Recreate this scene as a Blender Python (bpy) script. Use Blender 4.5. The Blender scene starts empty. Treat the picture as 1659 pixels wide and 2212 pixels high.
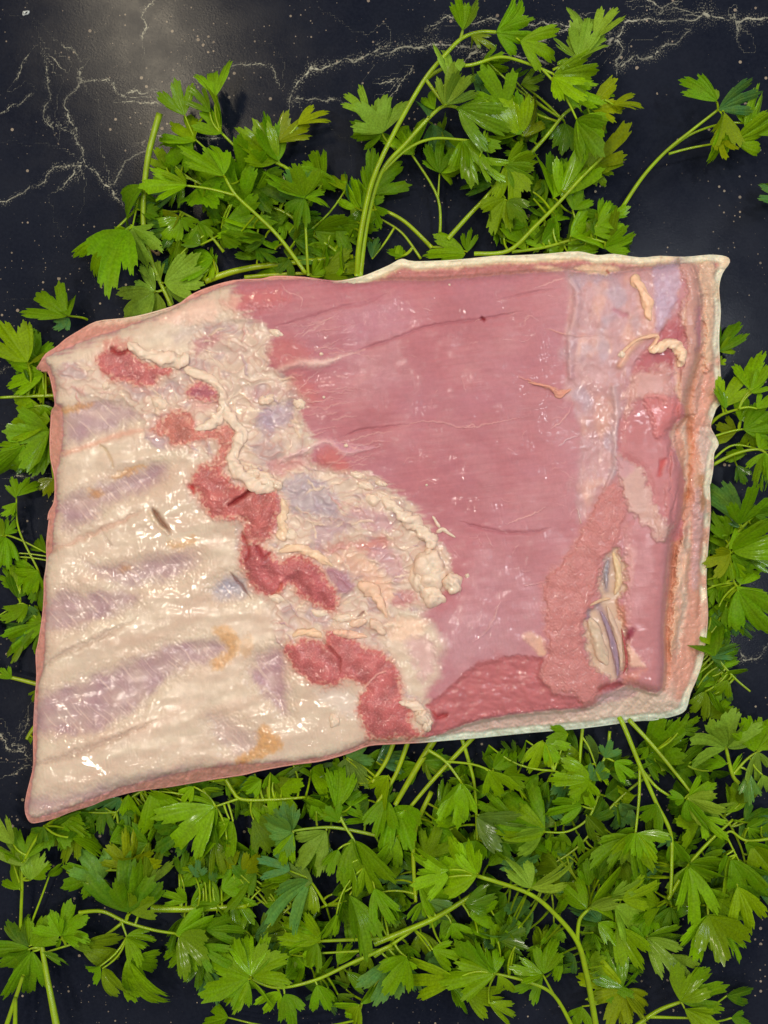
import bpy, math, random
import numpy as np
from mathutils import Matrix, Vector

# ------------------------------------------------------------------ camera, world, lamps, exposure
scn = bpy.context.scene
COL = scn.collection
CAM_H = 0.643                      # camera height above the table, metres
PXW, PXH = 1659.0, 2211.0          # photograph seen as a 1659 x 2211 sheet of the table
SC = 0.6 / PXH                     # metres of table per photograph pixel
cam_d = bpy.data.cameras.new('camera'); cam = bpy.data.objects.new('camera', cam_d); COL.objects.link(cam)
cam.location = (0, 0, CAM_H); cam.rotation_euler = (0, 0, 0)
cam_d.sensor_fit = 'VERTICAL'; cam_d.angle = 2 * math.atan(0.3 / CAM_H)
cam_d.clip_start = 0.01; cam_d.clip_end = 50
scn.camera = cam
world = bpy.data.worlds.new('World'); scn.world = world; world.use_nodes = True
bg = world.node_tree.nodes['Background']
bg.inputs[0].default_value = (0.80, 0.88, 1.0, 1); bg.inputs[1].default_value = 0.20
scn.view_settings.view_transform = 'Standard'; scn.view_settings.look = 'None'
scn.view_settings.exposure = 0.0; scn.view_settings.gamma = 1.0
def area(name, loc, target, size, power, color):
    d = bpy.data.lights.new(name, 'AREA'); d.shape = 'RECTANGLE'; d.size, d.size_y = size
    d.energy = power; d.color = color
    o = bpy.data.objects.new(name, d); COL.objects.link(o); o.location = loc
    o.rotation_euler = (Vector(target) - Vector(loc)).to_track_quat('-Z', 'Y').to_euler()
area('ceiling_lamp', (-0.49, 0.98, 1.75), (0, 0.05, 0), (0.07, 0.50), 12, (1.0, 0.85, 0.60))
area('ceiling_spot', (-0.46, -0.40, 1.75), (0, 0, 0), (0.12, 0.12), 6.2, (1.0, 0.93, 0.78))
area('ceiling_spot', (-0.52, 0.12, 1.75), (0, 0, 0), (0.12, 0.12), 5.0, (1.0, 0.93, 0.78))
area('ceiling_spot', (-0.16, 0.22, 1.75), (0, 0, 0), (0.12, 0.12), 4.2, (1.0, 0.94, 0.84))
area('ceiling_spot', (0.60, 0.38, 1.75), (0, 0, 0), (0.14, 0.14), 5.0, (0.90, 0.95, 1.0))
area('ceiling_spot', (0.62, -0.14, 1.75), (0, 0, 0), (0.12, 0.12), 3.4, (0.90, 0.95, 1.0))
area('window', (1.35, 0.75, 1.15), (0, 0, 0), (0.5, 0.7), 8.0, (0.80, 0.90, 1.0))

# ------------------------------------------------------------------ helpers
CROP = {'3': (49.1, 550.4, .3555), '4': (540.5, 550.4, .3555), '5': (1069.3, 530.7, .3555),
        '6': (29.5, 1081.1, .3555), '7': (491.4, 982.8, .3555), '8': (1031.9, 1031.9, .378),
        'A': (0, 0, .5036), 'B': (823.6, 0, .5036), 'C': (0, 1572.5, .5036), 'E': (823.6, 1523.3, .5036),
        'F': (0, 589.7, .3999), 'G': (1425.1, 589.7, .4883), 'D': (0, 0, 1)}
def cv(c, pts):
    ox, oy, k = CROP[c]
    return [(ox + p[0] * k, oy + p[1] * k) + tuple(p[2:]) for p in pts]
def at(x, y, z):
    k = SC * (1 - z / CAM_H)
    return ((x - PXW / 2) * k, (PXH / 2 - y) * k, z)
def lin(r, g, b):
    f = lambda c: (c / 255 / 12.92) if c <= 10.3 else ((c / 255 + .055) / 1.055) ** 2.4
    return np.array([f(r), f(g), f(b)], np.float32)
R_ = np.random.RandomState(7)
PERM = np.concatenate([R_.permutation(256)] * 3).astype(np.int32)
ANG = (R_.rand(256) * 2 * np.pi).astype(np.float32); GX, GY = np.cos(ANG), np.sin(ANG)
def noise(x, y, seed=0):
    x = np.asarray(x, np.float32) + seed * 17.13; y = np.asarray(y, np.float32) - seed * 9.71
    xi = np.floor(x).astype(np.int32); yi = np.floor(y).astype(np.int32)
    xf = x - xi; yf = y - yi; xi &= 255; yi &= 255
    u = xf * xf * xf * (xf * (xf * 6 - 15) + 10); v = yf * yf * yf * (yf * (yf * 6 - 15) + 10)
    def g(ix, iy, dx, dy):
        h = PERM[PERM[ix] + iy]; return GX[h] * dx + GY[h] * dy
    a = g(xi, yi, xf, yf); b = g(xi + 1, yi, xf - 1, yf)
    c = g(xi, yi + 1, xf, yf - 1); d = g(xi + 1, yi + 1, xf - 1, yf - 1)
    return ((a + u * (b - a)) + v * ((c + u * (d - c)) - (a + u * (b - a)))) * 1.5
def fbm(x, y, o=3, seed=0):
    s = 0; a = 1.0
    for i in range(o):
        s = s + a * noise(x, y, seed + i * 3); x = x * 2.03; y = y * 2.03; a *= .5
    return s
def spline(pts, per=6, closed=False):
    P = np.array(pts, float); n = len(P); out = []
    if n < 3 and not closed:
        t = np.linspace(0, 1, per + 1)[:, None]; return P[0] * (1 - t) + P[-1] * t
    rng = n if closed else n - 1
    for i in range(rng):
        if closed: p0, p1, p2, p3 = P[(i - 1) % n], P[i], P[(i + 1) % n], P[(i + 2) % n]
        else: p0, p1, p2, p3 = P[max(i - 1, 0)], P[i], P[i + 1], P[min(i + 2, n - 1)]
        for t in np.arange(per) / per:
            out.append(.5 * ((2 * p1) + (p2 - p0) * t + (2 * p0 - 5 * p1 + 4 * p2 - p3) * t * t + (3 * p1 - p0 - 3 * p2 + p3) * t ** 3))
    if not closed: out.append(P[-1])
    return np.array(out)
def ss(a, b, x):
    t = np.clip((x - a) / (b - a), 0, 1); return t * t * (3 - 2 * t)

def mesh_obj(name, V, F, mat, parent=None, smooth=True, attrs=None, link=True):
    me = bpy.data.meshes.new(name)
    V = np.asarray(V, np.float32); F = np.asarray(F, np.int32)
    me.vertices.add(len(V)); me.vertices.foreach_set('co', V.ravel())
    k = F.shape[1]
    me.loops.add(F.size); me.loops.foreach_set('vertex_index', F.ravel())
    me.polygons.add(len(F)); me.polygons.foreach_set('loop_start', np.arange(0, F.size, k, dtype=np.int32))
    me.update(calc_edges=True)
    if smooth: me.polygons.foreach_set('use_smooth', np.ones(len(F), bool))
    for an, arr in (attrs or {}).items():
        arr = np.asarray(arr, np.float32)
        if arr.ndim == 2:
            a = me.attributes.new(an, 'FLOAT_COLOR', 'POINT')
            a.data.foreach_set('color', np.concatenate([arr, np.ones((len(arr), 1), np.float32)], 1).ravel())
        else:
            a = me.attributes.new(an, 'FLOAT', 'POINT'); a.data.foreach_set('value', arr)
    me.materials.append(mat)
    if not link: return me
    o = bpy.data.objects.new(name, me); COL.objects.link(o)
    if parent: o.parent = parent
    return o
def tag(o, label=None, cat=None, group=None, kind=None):
    if label: o['label'] = label
    if cat: o['category'] = cat
    if group: o['group'] = group
    if kind: o['kind'] = kind
    return o

# ------------------------------------------------------------------ materials
def new_mat(name):
    m = bpy.data.materials.new(name); m.use_nodes = True
    nt = m.node_tree; return m, nt, nt.nodes['Principled BSDF']
def nd(nt, t, **kw):
    n = nt.nodes.new(t)
    for k, v in kw.items():
        if k in n.inputs: n.inputs[k].default_value = v
        else: setattr(n, k, v)
    return n
def mth(nt, op, a, b=None, c=None):
    n = nt.nodes.new('ShaderNodeMath'); n.operation = op
    for i, v in enumerate((a, b, c)):
        if v is None: continue
        if isinstance(v, (int, float)): n.inputs[i].default_value = v
        else: nt.links.new(v, n.inputs[i])
    return n.outputs[0]
def attr(nt, name, out='Fac'):
    n = nt.nodes.new('ShaderNodeAttribute'); n.attribute_name = name; return n.outputs[out]
def maprange(nt, v, a, b, c=0., d=1., smooth=True):
    n = nt.nodes.new('ShaderNodeMapRange'); n.interpolation_type = 'SMOOTHSTEP' if smooth else 'LINEAR'
    nt.links.new(v, n.inputs[0])
    for i, x in enumerate((a, b, c, d)): n.inputs[i + 1].default_value = x
    return n.outputs[0]
def mix(nt, f, a, b, mode='MIX'):
    n = nt.nodes.new('ShaderNodeMix'); n.data_type = 'RGBA'; n.blend_type = mode
    for i, v in ((0, f), (6, a), (7, b)):
        if isinstance(v, (int, float)): n.inputs[i].default_value = v
        elif isinstance(v, tuple): n.inputs[i].default_value = v + (1,)
        else: nt.links.new(v, n.inputs[i])
    return n.outputs[2]

def meat_material():
    m, nt, p = new_mat('wet_meat')
    tc = nd(nt, 'ShaderNodeTexCoord').outputs['Object']
    n1 = nd(nt, 'ShaderNodeTexNoise', Scale=420., Detail=4., Roughness=.6); nt.links.new(tc, n1.inputs['Vector'])
    n2 = nd(nt, 'ShaderNodeTexNoise', Scale=1500., Detail=3., Roughness=.6); nt.links.new(tc, n2.inputs['Vector'])
    c = attr(nt, 'Col', 'Color')
    v = maprange(nt, n1.outputs[0], .25, .75, .95, 1.05)
    hv = nd(nt, 'ShaderNodeHueSaturation', Saturation=1.0); nt.links.new(c, hv.inputs['Color']); nt.links.new(v, hv.inputs['Value'])
    nt.links.new(hv.outputs[0], p.inputs['Base Color'])
    nt.links.new(attr(nt, 'Rgh'), p.inputs['Roughness'])
    nt.links.new(attr(nt, 'Wet'), p.inputs['Coat Weight'])
    p.inputs['Coat Roughness'].default_value = .045
    p.inputs['Specular IOR Level'].default_value = .12
    p.inputs['Subsurface Weight'].default_value = .35
    p.inputs['Subsurface Radius'].default_value = (1.0, .42, .30)
    p.inputs['Subsurface Scale'].default_value = .0020
    b = nd(nt, 'ShaderNodeBump', Strength=.10, Distance=.0005); nt.links.new(n2.outputs[0], b.inputs['Height'])
    nt.links.new(b.outputs[0], p.inputs['Normal'])
    mp = nd(nt, 'ShaderNodeMapping'); mp.inputs['Rotation'].default_value = (0, 0, .75); mp.inputs['Scale'].default_value = (1., .5, 1.); nt.links.new(tc, mp.inputs['Vector'])
    w1 = nd(nt, 'ShaderNodeTexNoise', Scale=560., Detail=2.0, Roughness=.55, Distortion=.8); nt.links.new(mp.outputs[0], w1.inputs['Vector'])
    w2 = nd(nt, 'ShaderNodeTexNoise', Scale=1100., Detail=1., Roughness=.5); nt.links.new(tc, w2.inputs['Vector'])
    w3 = nd(nt, 'ShaderNodeTexNoise', Scale=34., Detail=3.); nt.links.new(tc, w3.inputs['Vector'])
    hh = mth(nt, 'ADD', w1.outputs[0], mth(nt, 'MULTIPLY', w2.outputs[0], .30))
    cb = nd(nt, 'ShaderNodeBump', Distance=.00055); nt.links.new(hh, cb.inputs['Height'])
    nt.links.new(maprange(nt, mth(nt, 'ADD', w3.outputs[0], mth(nt, 'MULTIPLY', attr(nt, 'Wet'), .10)), .48, .70, .12, 1.), cb.inputs['Strength'])
    nt.links.new(cb.outputs[0], p.inputs['Coat Normal'])          # the wet film puckers more than the flesh under it
    return m
MEAT = meat_material()

def leaf_material():
    m, nt, p = new_mat('parsley_leaf')
    oi = nd(nt, 'ShaderNodeObjectInfo')
    tc = nd(nt, 'ShaderNodeTexCoord').outputs['Object']
    n1 = nd(nt, 'ShaderNodeTexNoise', Scale=3.5, Detail=3.); nt.links.new(tc, n1.inputs['Vector'])
    n2 = nd(nt, 'ShaderNodeTexNoise', Scale=28., Detail=3.); nt.links.new(tc, n2.inputs['Vector'])
    vein = attr(nt, 'vein')
    base = oi.outputs['Color']
    c1 = mix(nt, maprange(nt, n1.outputs[0], .3, .75, 0, .5), base, (.15, .22, .002))
    c2 = mix(nt, mth(nt, 'MULTIPLY', vein, .20), c1, (.20, .33, .03))
    hv = nd(nt, 'ShaderNodeHueSaturation'); nt.links.new(c2, hv.inputs['Color'])
    nt.links.new(maprange(nt, n2.outputs[0], .25, .75, .8, 1.18), hv.inputs['Value'])
    nt.links.new(hv.outputs[0], p.inputs['Base Color'])
    p.inputs['Roughness'].default_value = .42; p.inputs['Specular IOR Level'].default_value = .10
    nt.links.new(maprange(nt, oi.outputs['Random'], .70, 1.0, 0, .6), p.inputs['Coat Weight'])
    p.inputs['Coat Roughness'].default_value = .16
    h = mth(nt, 'ADD', mth(nt, 'MULTIPLY', vein, -.5), mth(nt, 'MULTIPLY', n2.outputs[0], .9))
    b = nd(nt, 'ShaderNodeBump', Strength=.35, Distance=.0006); nt.links.new(h, b.inputs['Height']); nt.links.new(b.outputs[0], p.inputs['Normal'])
    tr = nd(nt, 'ShaderNodeBsdfTranslucent')
    tcx = mix(nt, 1., hv.outputs[0], (1.5, 1.4, .3), 'MULTIPLY'); nt.links.new(tcx, tr.inputs[0])
    ms = nd(nt, 'ShaderNodeMixShader', Fac=.30); nt.links.new(p.outputs[0], ms.inputs[1]); nt.links.new(tr.outputs[0], ms.inputs[2])
    nt.links.new(ms.outputs[0], nt.nodes['Material Output'].inputs[0])
    return m
LEAF = leaf_material()

def stem_material():
    m, nt, p = new_mat('parsley_stem')
    oi = nd(nt, 'ShaderNodeObjectInfo')
    tc = nd(nt, 'ShaderNodeTexCoord').outputs['Object']
    n1 = nd(nt, 'ShaderNodeTexNoise', Scale=160., Detail=3.); nt.links.new(tc, n1.inputs['Vector'])
    c = mix(nt, maprange(nt, n1.outputs[0], .3, .7, 0, .6), oi.outputs['Color'], (.20, .27, .012))
    nt.links.new(c, p.inputs['Base Color'])
    p.inputs['Specular IOR Level'].default_value = .2; p.inputs['Roughness'].default_value = .35; p.inputs['Coat Weight'].default_value = .2; p.inputs['Coat Roughness'].default_value = .15
    p.inputs['Subsurface Weight'].default_value = .2; p.inputs['Subsurface Scale'].default_value = .001
    b = nd(nt, 'ShaderNodeBump', Strength=.3, Distance=.0004); nt.links.new(n1.outputs[0], b.inputs['Height']); nt.links.new(b.outputs[0], p.inputs['Normal'])
    return m
STEM = stem_material()

def table_material():
    m, nt, p = new_mat('dark_marble_print')
    tc = nd(nt, 'ShaderNodeTexCoord').outputs['Object']
    def nz(scale, det=4., rough=.6):
        n = nd(nt, 'ShaderNodeTexNoise', Scale=scale, Detail=det, Roughness=rough); nt.links.new(tc, n.inputs['Vector']); return n.outputs[0]
    d = attr(nt, 'vd'); w = attr(nt, 'vw')          # distance to the nearest printed vein and its width, mm
    wob = mth(nt, 'MULTIPLY', mth(nt, 'SUBTRACT', nz(230., 5., .7), .5), 4.5)
    dd = mth(nt, 'ABSOLUTE', mth(nt, 'ADD', d, wob))
    core = mth(nt, 'SUBTRACT', 1., maprange(nt, mth(nt, 'DIVIDE', dd, mth(nt, 'MULTIPLY', w, .15)), .4, 1.0))
    brk = maprange(nt, nz(420., 3., .6), .38, .54)
    core = mth(nt, 'MULTIPLY', core, brk)
    halo = mth(nt, 'SUBTRACT', 1., maprange(nt, mth(nt, 'DIVIDE', mth(nt, 'ABSOLUTE', d), mth(nt, 'MULTIPLY', w, 2.0)), .1, 1.))
    grain = nz(1100., 4., .75)
    crumb = maprange(nt, mth(nt, 'ADD', grain, mth(nt, 'MULTIPLY', halo, .15)), .70, .74)
    crumb = mth(nt, 'MULTIPLY', crumb, halo)
    vo = nd(nt, 'ShaderNodeTexVoronoi', Scale=330.); vo.feature = 'F1'; nt.links.new(tc, vo.inputs['Vector'])
    sep = nd(nt, 'ShaderNodeSeparateColor'); nt.links.new(vo.outputs['Color'], sep.inputs[0])
    rad = mth(nt, 'MULTIPLY', mth(nt, 'POWER', sep.outputs[0], 4.0), .34)
    dens = maprange(nt, nz(14., 3.), .40, .66)
    keep = mth(nt, 'LESS_THAN', sep.outputs[1], mth(nt, 'ADD', mth(nt, 'MULTIPLY', dens, .5), .12))
    dots = mth(nt, 'MULTIPLY', mth(nt, 'LESS_THAN', vo.outputs['Distance'], rad), keep)
    dots = mth(nt, 'MULTIPLY', dots, mth(nt, 'ADD', mth(nt, 'MULTIPLY', sep.outputs[2], .6), .15))
    vo2 = nd(nt, 'ShaderNodeTexVoronoi', Scale=760.); nt.links.new(tc, vo2.inputs['Vector'])
    sp2 = nd(nt, 'ShaderNodeSeparateColor'); nt.links.new(vo2.outputs['Color'], sp2.inputs[0])
    d2 = mth(nt, 'MULTIPLY', mth(nt, 'LESS_THAN', vo2.outputs['Distance'], mth(nt, 'MULTIPLY', mth(nt, 'POWER', sp2.outputs[0], 3.0), .36)), mth(nt, 'LESS_THAN', sp2.outputs[1], mth(nt, 'ADD', mth(nt, 'MULTIPLY', dens, .32), .05)))
    dots = mth(nt, 'MAXIMUM', dots, mth(nt, 'MULTIPLY', d2, mth(nt, 'MULTIPLY', sp2.outputs[2], .45)))
    cloud = maprange(nt, nz(9., 5., .62), .35, .72)
    fine = maprange(nt, nz(600., 2.), .3, .7)
    b0 = mix(nt, cloud, (.0066, .0084, .0168), (.0140, .0158, .0248))
    b1 = mix(nt, mth(nt, 'MULTIPLY', fine, .3), b0, (.018, .021, .033))
    b2 = mix(nt, dots, b1, (.46, .36, .26))
    allv = mth(nt, 'MINIMUM', mth(nt, 'ADD', core, mth(nt, 'MULTIPLY', crumb, .6)), 1.)
    b3 = mix(nt, mth(nt, 'MULTIPLY', allv, maprange(nt, nz(38., 3.), .32, .68, .22, .72)), b2, (.56, .53, .40))
    nt.links.new(b3, p.inputs['Base Color'])
    nt.links.new(maprange(nt, nz(60., 4.), .3, .7, .15, .21), p.inputs['Roughness'])
    p.inputs['Specular IOR Level'].default_value = .06
    b = nd(nt, 'ShaderNodeBump', Strength=.07, Distance=.0004); nt.links.new(nz(900., 2.), b.inputs['Height']); nt.links.new(b.outputs[0], p.inputs['Normal'])
    return m
TABLE = table_material()

# ------------------------------------------------------------------ table sheet with the printed veins
VEINS = [('A', 2, [(640, 0), (600, 50), (625, 100), (618, 150)]), ('A', 2.2, [(190, 290), (200, 350), (215, 430), (180, 480), (210, 540)]),
 ('A', 2.4, [(355, 300), (330, 370), (295, 420), (270, 450), (290, 500), (320, 600), (350, 640), (365, 700)]),
 ('A', 2, [(340, 340), (460, 345), (520, 390), (640, 385)]), ('A', 2.4, [(540, 430), (620, 440), (700, 430)]),
 ('A', 2.8, [(0, 865), (90, 830), (180, 770), (240, 710), (330, 705), (400, 730), (440, 770), (465, 800), (530, 880)]),
 ('A', 2.4, [(330, 705), (320, 760), (260, 800)]), ('A', 3.5, [(690, 580), (610, 600), (640, 640), (540, 680), (500, 760), (490, 780)]),
 ('A', 2.5, [(850, 590), (930, 590)]), ('A', 2, [(980, 280), (1050, 270), (1170, 280), (1190, 350)]),
 ('A', 4.2, [(1659, 190), (1560, 240), (1450, 265), (1340, 290), (1280, 340), (1250, 420)]), ('A', 2.4, [(1250, 420), (1350, 420), (1450, 430)]),
 ('A', 1.6, [(0, 480), (60, 450), (130, 400)]), ('A', 1.8, [(230, 250), (270, 290)]), ('A', 1.8, [(270, 190), (320, 235)]),
 ('A', 1.5, [(210, 500), (300, 580), (330, 620)]), ('A', 1.6, [(60, 330), (120, 240)]),
 ('B', 5.5, [(0, 230), (100, 190), (220, 180), (330, 190), (430, 220), (380, 240)]), ('B', 2.6, [(200, 130), (260, 80), (320, 70)]),
 ('B', 3.2, [(410, 90), (500, 80), (600, 100), (740, 95), (800, 110), (870, 70)]), ('B', 2.2, [(650, 190), (760, 140), (820, 120)]),
 ('B', 4.4, [(980, 175), (1050, 100), (1100, 80), (1200, 85), (1330, 80), (1400, 60), (1500, 80), (1540, 90), (1659, 75)]),
 ('B', 9, [(1390, 60), (1405, 65)]), ('B', 4, [(1520, 60), (1530, 130)]), ('B', 3, [(1010, 290), (1030, 200), (1000, 150)]),
 ('B', 3.6, [(1030, 290), (1100, 240), (1200, 230), (1230, 180), (1280, 170), (1330, 120)]), ('B', 2.6, [(1100, 0), (1200, 20), (1270, 10)]),
 ('B', 2.4, [(1200, 40), (1320, 40)]), ('B', 4.5, [(580, 240), (640, 250), (700, 270)]), ('B', 1.8, [(40, 420), (100, 330), (130, 280)]),
 ('B', 1.6, [(0, 350), (80, 350)]), ('F', 2, [(0, 520), (25, 515)]), ('F', 2, [(100, 1100), (180, 1090)]), ('6', 2, [(0, 1480), (60, 1500), (120, 1600)]),
 ('6', 4, [(80, 1320), (60, 1390)]), ('C', 2.2, [(0, 20), (30, 80), (110, 110)]), ('C', 2.2, [(60, 190), (110, 160)]),
 ('G', 3, [(360, 1680), (380, 1720), (440, 1690)]), ('G', 3, [(440, 1690), (479, 1650)]), ('B', 1.5, [(960, 960), (1010, 1010)])]
def build_table():
    f = np.arange(-330, 331, 1.6); xs = np.concatenate([[-900, -500, -400], f * .76, [400, 500, 900]]) / 1000
    ys = np.concatenate([[-900, -600, -420], f, [420, 600, 900]]) / 1000
    X, Y = np.meshgrid(xs, ys); n0, n1 = X.shape
    vd = np.full(X.shape, 60., np.float32); vw = np.full(X.shape, 2., np.float32); best = np.full(X.shape, 1e9, np.float32)
    wx = X * 1000 + 2.5 * noise(X * 110, Y * 110, 3); wy = Y * 1000 + 2.5 * noise(X * 110, Y * 110, 5)
    for c, w, pts in VEINS:
        P = [tuple(1000 * v for v in at(px, py, 0)[:2]) for px, py in cv(c, pts)]
        for (ax, ay), (bx, by) in zip(P[:-1], P[1:]):
            dx, dy = bx - ax, by - ay; L = math.hypot(dx, dy) + 1e-6
            t = np.clip(((wx - ax) * dx + (wy - ay) * dy) / L / L, 0, 1)
            d = np.hypot(wx - ax - t * dx, wy - ay - t * dy)
            sg = np.where((wx - ax) * dy - (wy - ay) * dx > 0, 1., -1.)
            m = d / w < best
            best = np.where(m, d / w, best); vd = np.where(m, d * sg, vd); vw = np.where(m, w, vw)
    Z = .0006 * fbm(X * 6, Y * 9, 2, 11) + .0005 * noise(X * 22 + 3 * Y, Y * 4, 12) * ss(-.05, -.25, Y)
    Z = Z - .0012
    idx = np.arange(n0 * n1).reshape(n0, n1)
    F = np.stack([idx[:-1, :-1], idx[:-1, 1:], idx[1:, 1:], idx[1:, :-1]], -1).reshape(-1, 4)
    o = mesh_obj('table_top', np.stack([X, Y, Z], -1).reshape(-1, 3), F, TABLE, attrs={'vd': vd.ravel(), 'vw': vw.ravel()})
    tag(o, 'dark navy marble-print table top with cream cracks and specks', kind='structure')
build_table()

# ------------------------------------------------------------------ the slab of pork belly
STEP = 1.45
gx = np.arange(44, 1592, STEP, dtype=np.float32); gy = np.arange(528, 1794, STEP, dtype=np.float32)
X, Y = np.meshgrid(gx, gy); NY, NX = X.shape
WX = noise(X / 16, Y / 16, 21) + .6 * noise(X / 6, Y / 6, 23); WY = noise(X / 16, Y / 16, 22) + .6 * noise(X / 6, Y / 6, 24)

def sdf(pts, warp=0., margin=40, closed=True, per=4, smooth=True):
    """signed distance (inside > 0) to a closed outline, only near it; returns slices and field"""
    P = spline([p[:2] for p in pts], per, True) if smooth else np.array([p[:2] for p in pts], float)
    big = (np.ptp(P[:, 0]) * np.ptp(P[:, 1])) > 120000
    x0, y0 = P.min(0) - margin; x1, y1 = P.max(0) + margin
    i0, i1 = np.searchsorted(gx, [x0, x1]); j0, j1 = np.searchsorted(gy, [y0, y1])
    sl = (slice(j0, j1), slice(i0, i1))
    x = X[sl] + warp * WX[sl]; y = Y[sl] + warp * WY[sl]
    if big: x = X[sl][::4, ::4]; y = Y[sl][::4, ::4]
    best = np.full(x.shape, 1e9, np.float32); inside = np.zeros(x.shape, bool)
    for k in range(len(P)):
        ax, ay = P[k]; bx, by = P[(k + 1) % len(P)]
        dx, dy = bx - ax, by - ay; L2 = dx * dx + dy * dy + 1e-9
        t = np.clip(((x - ax) * dx + (y - ay) * dy) / L2, 0, 1)
        ex = x - ax - t * dx; ey = y - ay - t * dy
        best = np.minimum(best, ex * ex + ey * ey)
        if ay != by:
            inside ^= ((ay > y) != (by > y)) & (x < (bx - ax) * (y - ay) / (by - ay) + ax)
    d = np.sqrt(best); d = np.where(inside, d, -d)
    if big:                                        # coarse field, refined by linear interpolation
        n0, n1 = X[sl].shape
        def up(a, n):
            t = np.clip(np.arange(n) / 4., 0, a.shape[0] - 1); k0 = np.minimum(t.astype(int), a.shape[0] - 2); f = (t - k0).reshape((-1,) + (1,) * (a.ndim - 1))
            return a[k0] * (1 - f) + a[k0 + 1] * f
        d = up(up(d, n0).T, n1).T.astype(np.float32) + warp * WX[sl]
    return sl, d
def ldist(pts, warp=0., margin=60, per=5):
    """distance to an open line and the interpolated 3rd value (half width)"""
    P = spline(pts, per)
    x0, y0 = P[:, :2].min(0) - margin; x1, y1 = P[:, :2].max(0) + margin
    i0, i1 = np.searchsorted(gx, [x0, x1]); j0, j1 = np.searchsorted(gy, [y0, y1]); sl = (slice(j0, j1), slice(i0, i1))
    x = X[sl] + warp * WX[sl]; y = Y[sl] + warp * WY[sl]
    best = np.full(x.shape, 1e9, np.float32); wv = np.ones(x.shape, np.float32)
    for k in range(len(P) - 1):
        ax, ay = P[k][:2]; bx, by = P[k + 1][:2]
        dx, dy = bx - ax, by - ay; L2 = dx * dx + dy * dy + 1e-9
        t = np.clip(((x - ax) * dx + (y - ay) * dy) / L2, 0, 1)
        d = (x - ax - t * dx) ** 2 + (y - ay - t * dy) ** 2
        m = d < best; best = np.where(m, d, best)
        if P.shape[1] > 2: wv = np.where(m, P[k][2] + t * (P[k + 1][2] - P[k][2]), wv)
    return sl, np.sqrt(best), wv

Z = np.zeros_like(X); Cc = np.zeros((NY, NX, 3), np.float32); RG = np.full_like(X, .42); WT = np.full_like(X, .35); LAB = np.zeros((NY, NX), np.int16)
LABELS = {0: 'lean_muscle'}
def label(name):
    k = len(LABELS); LABELS[k] = name; return k
def paint(sl, a, col, var=.06, seed=1, sc=22.):
    n = 1 + var * fbm(X[sl] / sc, Y[sl] / sc, 3, seed)
    c = col[None, None, :] * n[..., None]
    Cc[sl] = Cc[sl] * (1 - a[..., None]) + c * a[..., None]
def setv(A, sl, a, v): A[sl] = A[sl] * (1 - a) + v * a
def region(crop, pts, col=None, soft=5., warp=3., alpha=1., name=None, lab=None, dz=0., z=None, rough=None, wet=None, var=.06, seed=1, sc=22., dome=0., domew=25.):
    P = cv(crop, pts) if isinstance(crop, str) else pts
    sl, d = sdf(P, warp, margin=soft * 2 + warp * 3 + 6)
    a = ss(-soft, soft, d) * alpha
    if col is not None: paint(sl, a, col, var, seed, sc)
    if z is not None: setv(Z, sl, a, z)
    if dz: Z[sl] += dz * ss(-soft, soft, d)
    if dome: Z[sl] += dome * np.sqrt(np.clip(ss(-2, domew, d), 0, 1))
    if rough is not None: setv(RG, sl, a, rough)
    if wet is not None: setv(WT, sl, a, wet)
    if name is not None: lab = label(name)
    if lab is not None:
        L = LAB[sl]; L[d > 0] = lab
    return sl, d, lab
def carve(crop, pts, depth, col=None, alpha=1., w=None, warp=1.5, wide=1.0, rough=None):
    P = cv(crop, pts)
    if w is not None: P = [p[:2] + (w,) for p in P]
    sl, d, wv = ldist(P, warp, margin=12 + 3 * max(p[2] for p in P))
    wm = max(p[2] for p in P); g = np.exp(-(d / (wv * wide)) ** 2) * np.clip(wv / wm * 1.25, 0, 1)
    Z[sl] -= depth * g
    if col is not None: paint(sl, np.clip(g * 1.15, 0, 1) * alpha, col, .05)
    if rough is not None: setv(RG, sl, g, rough)

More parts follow.
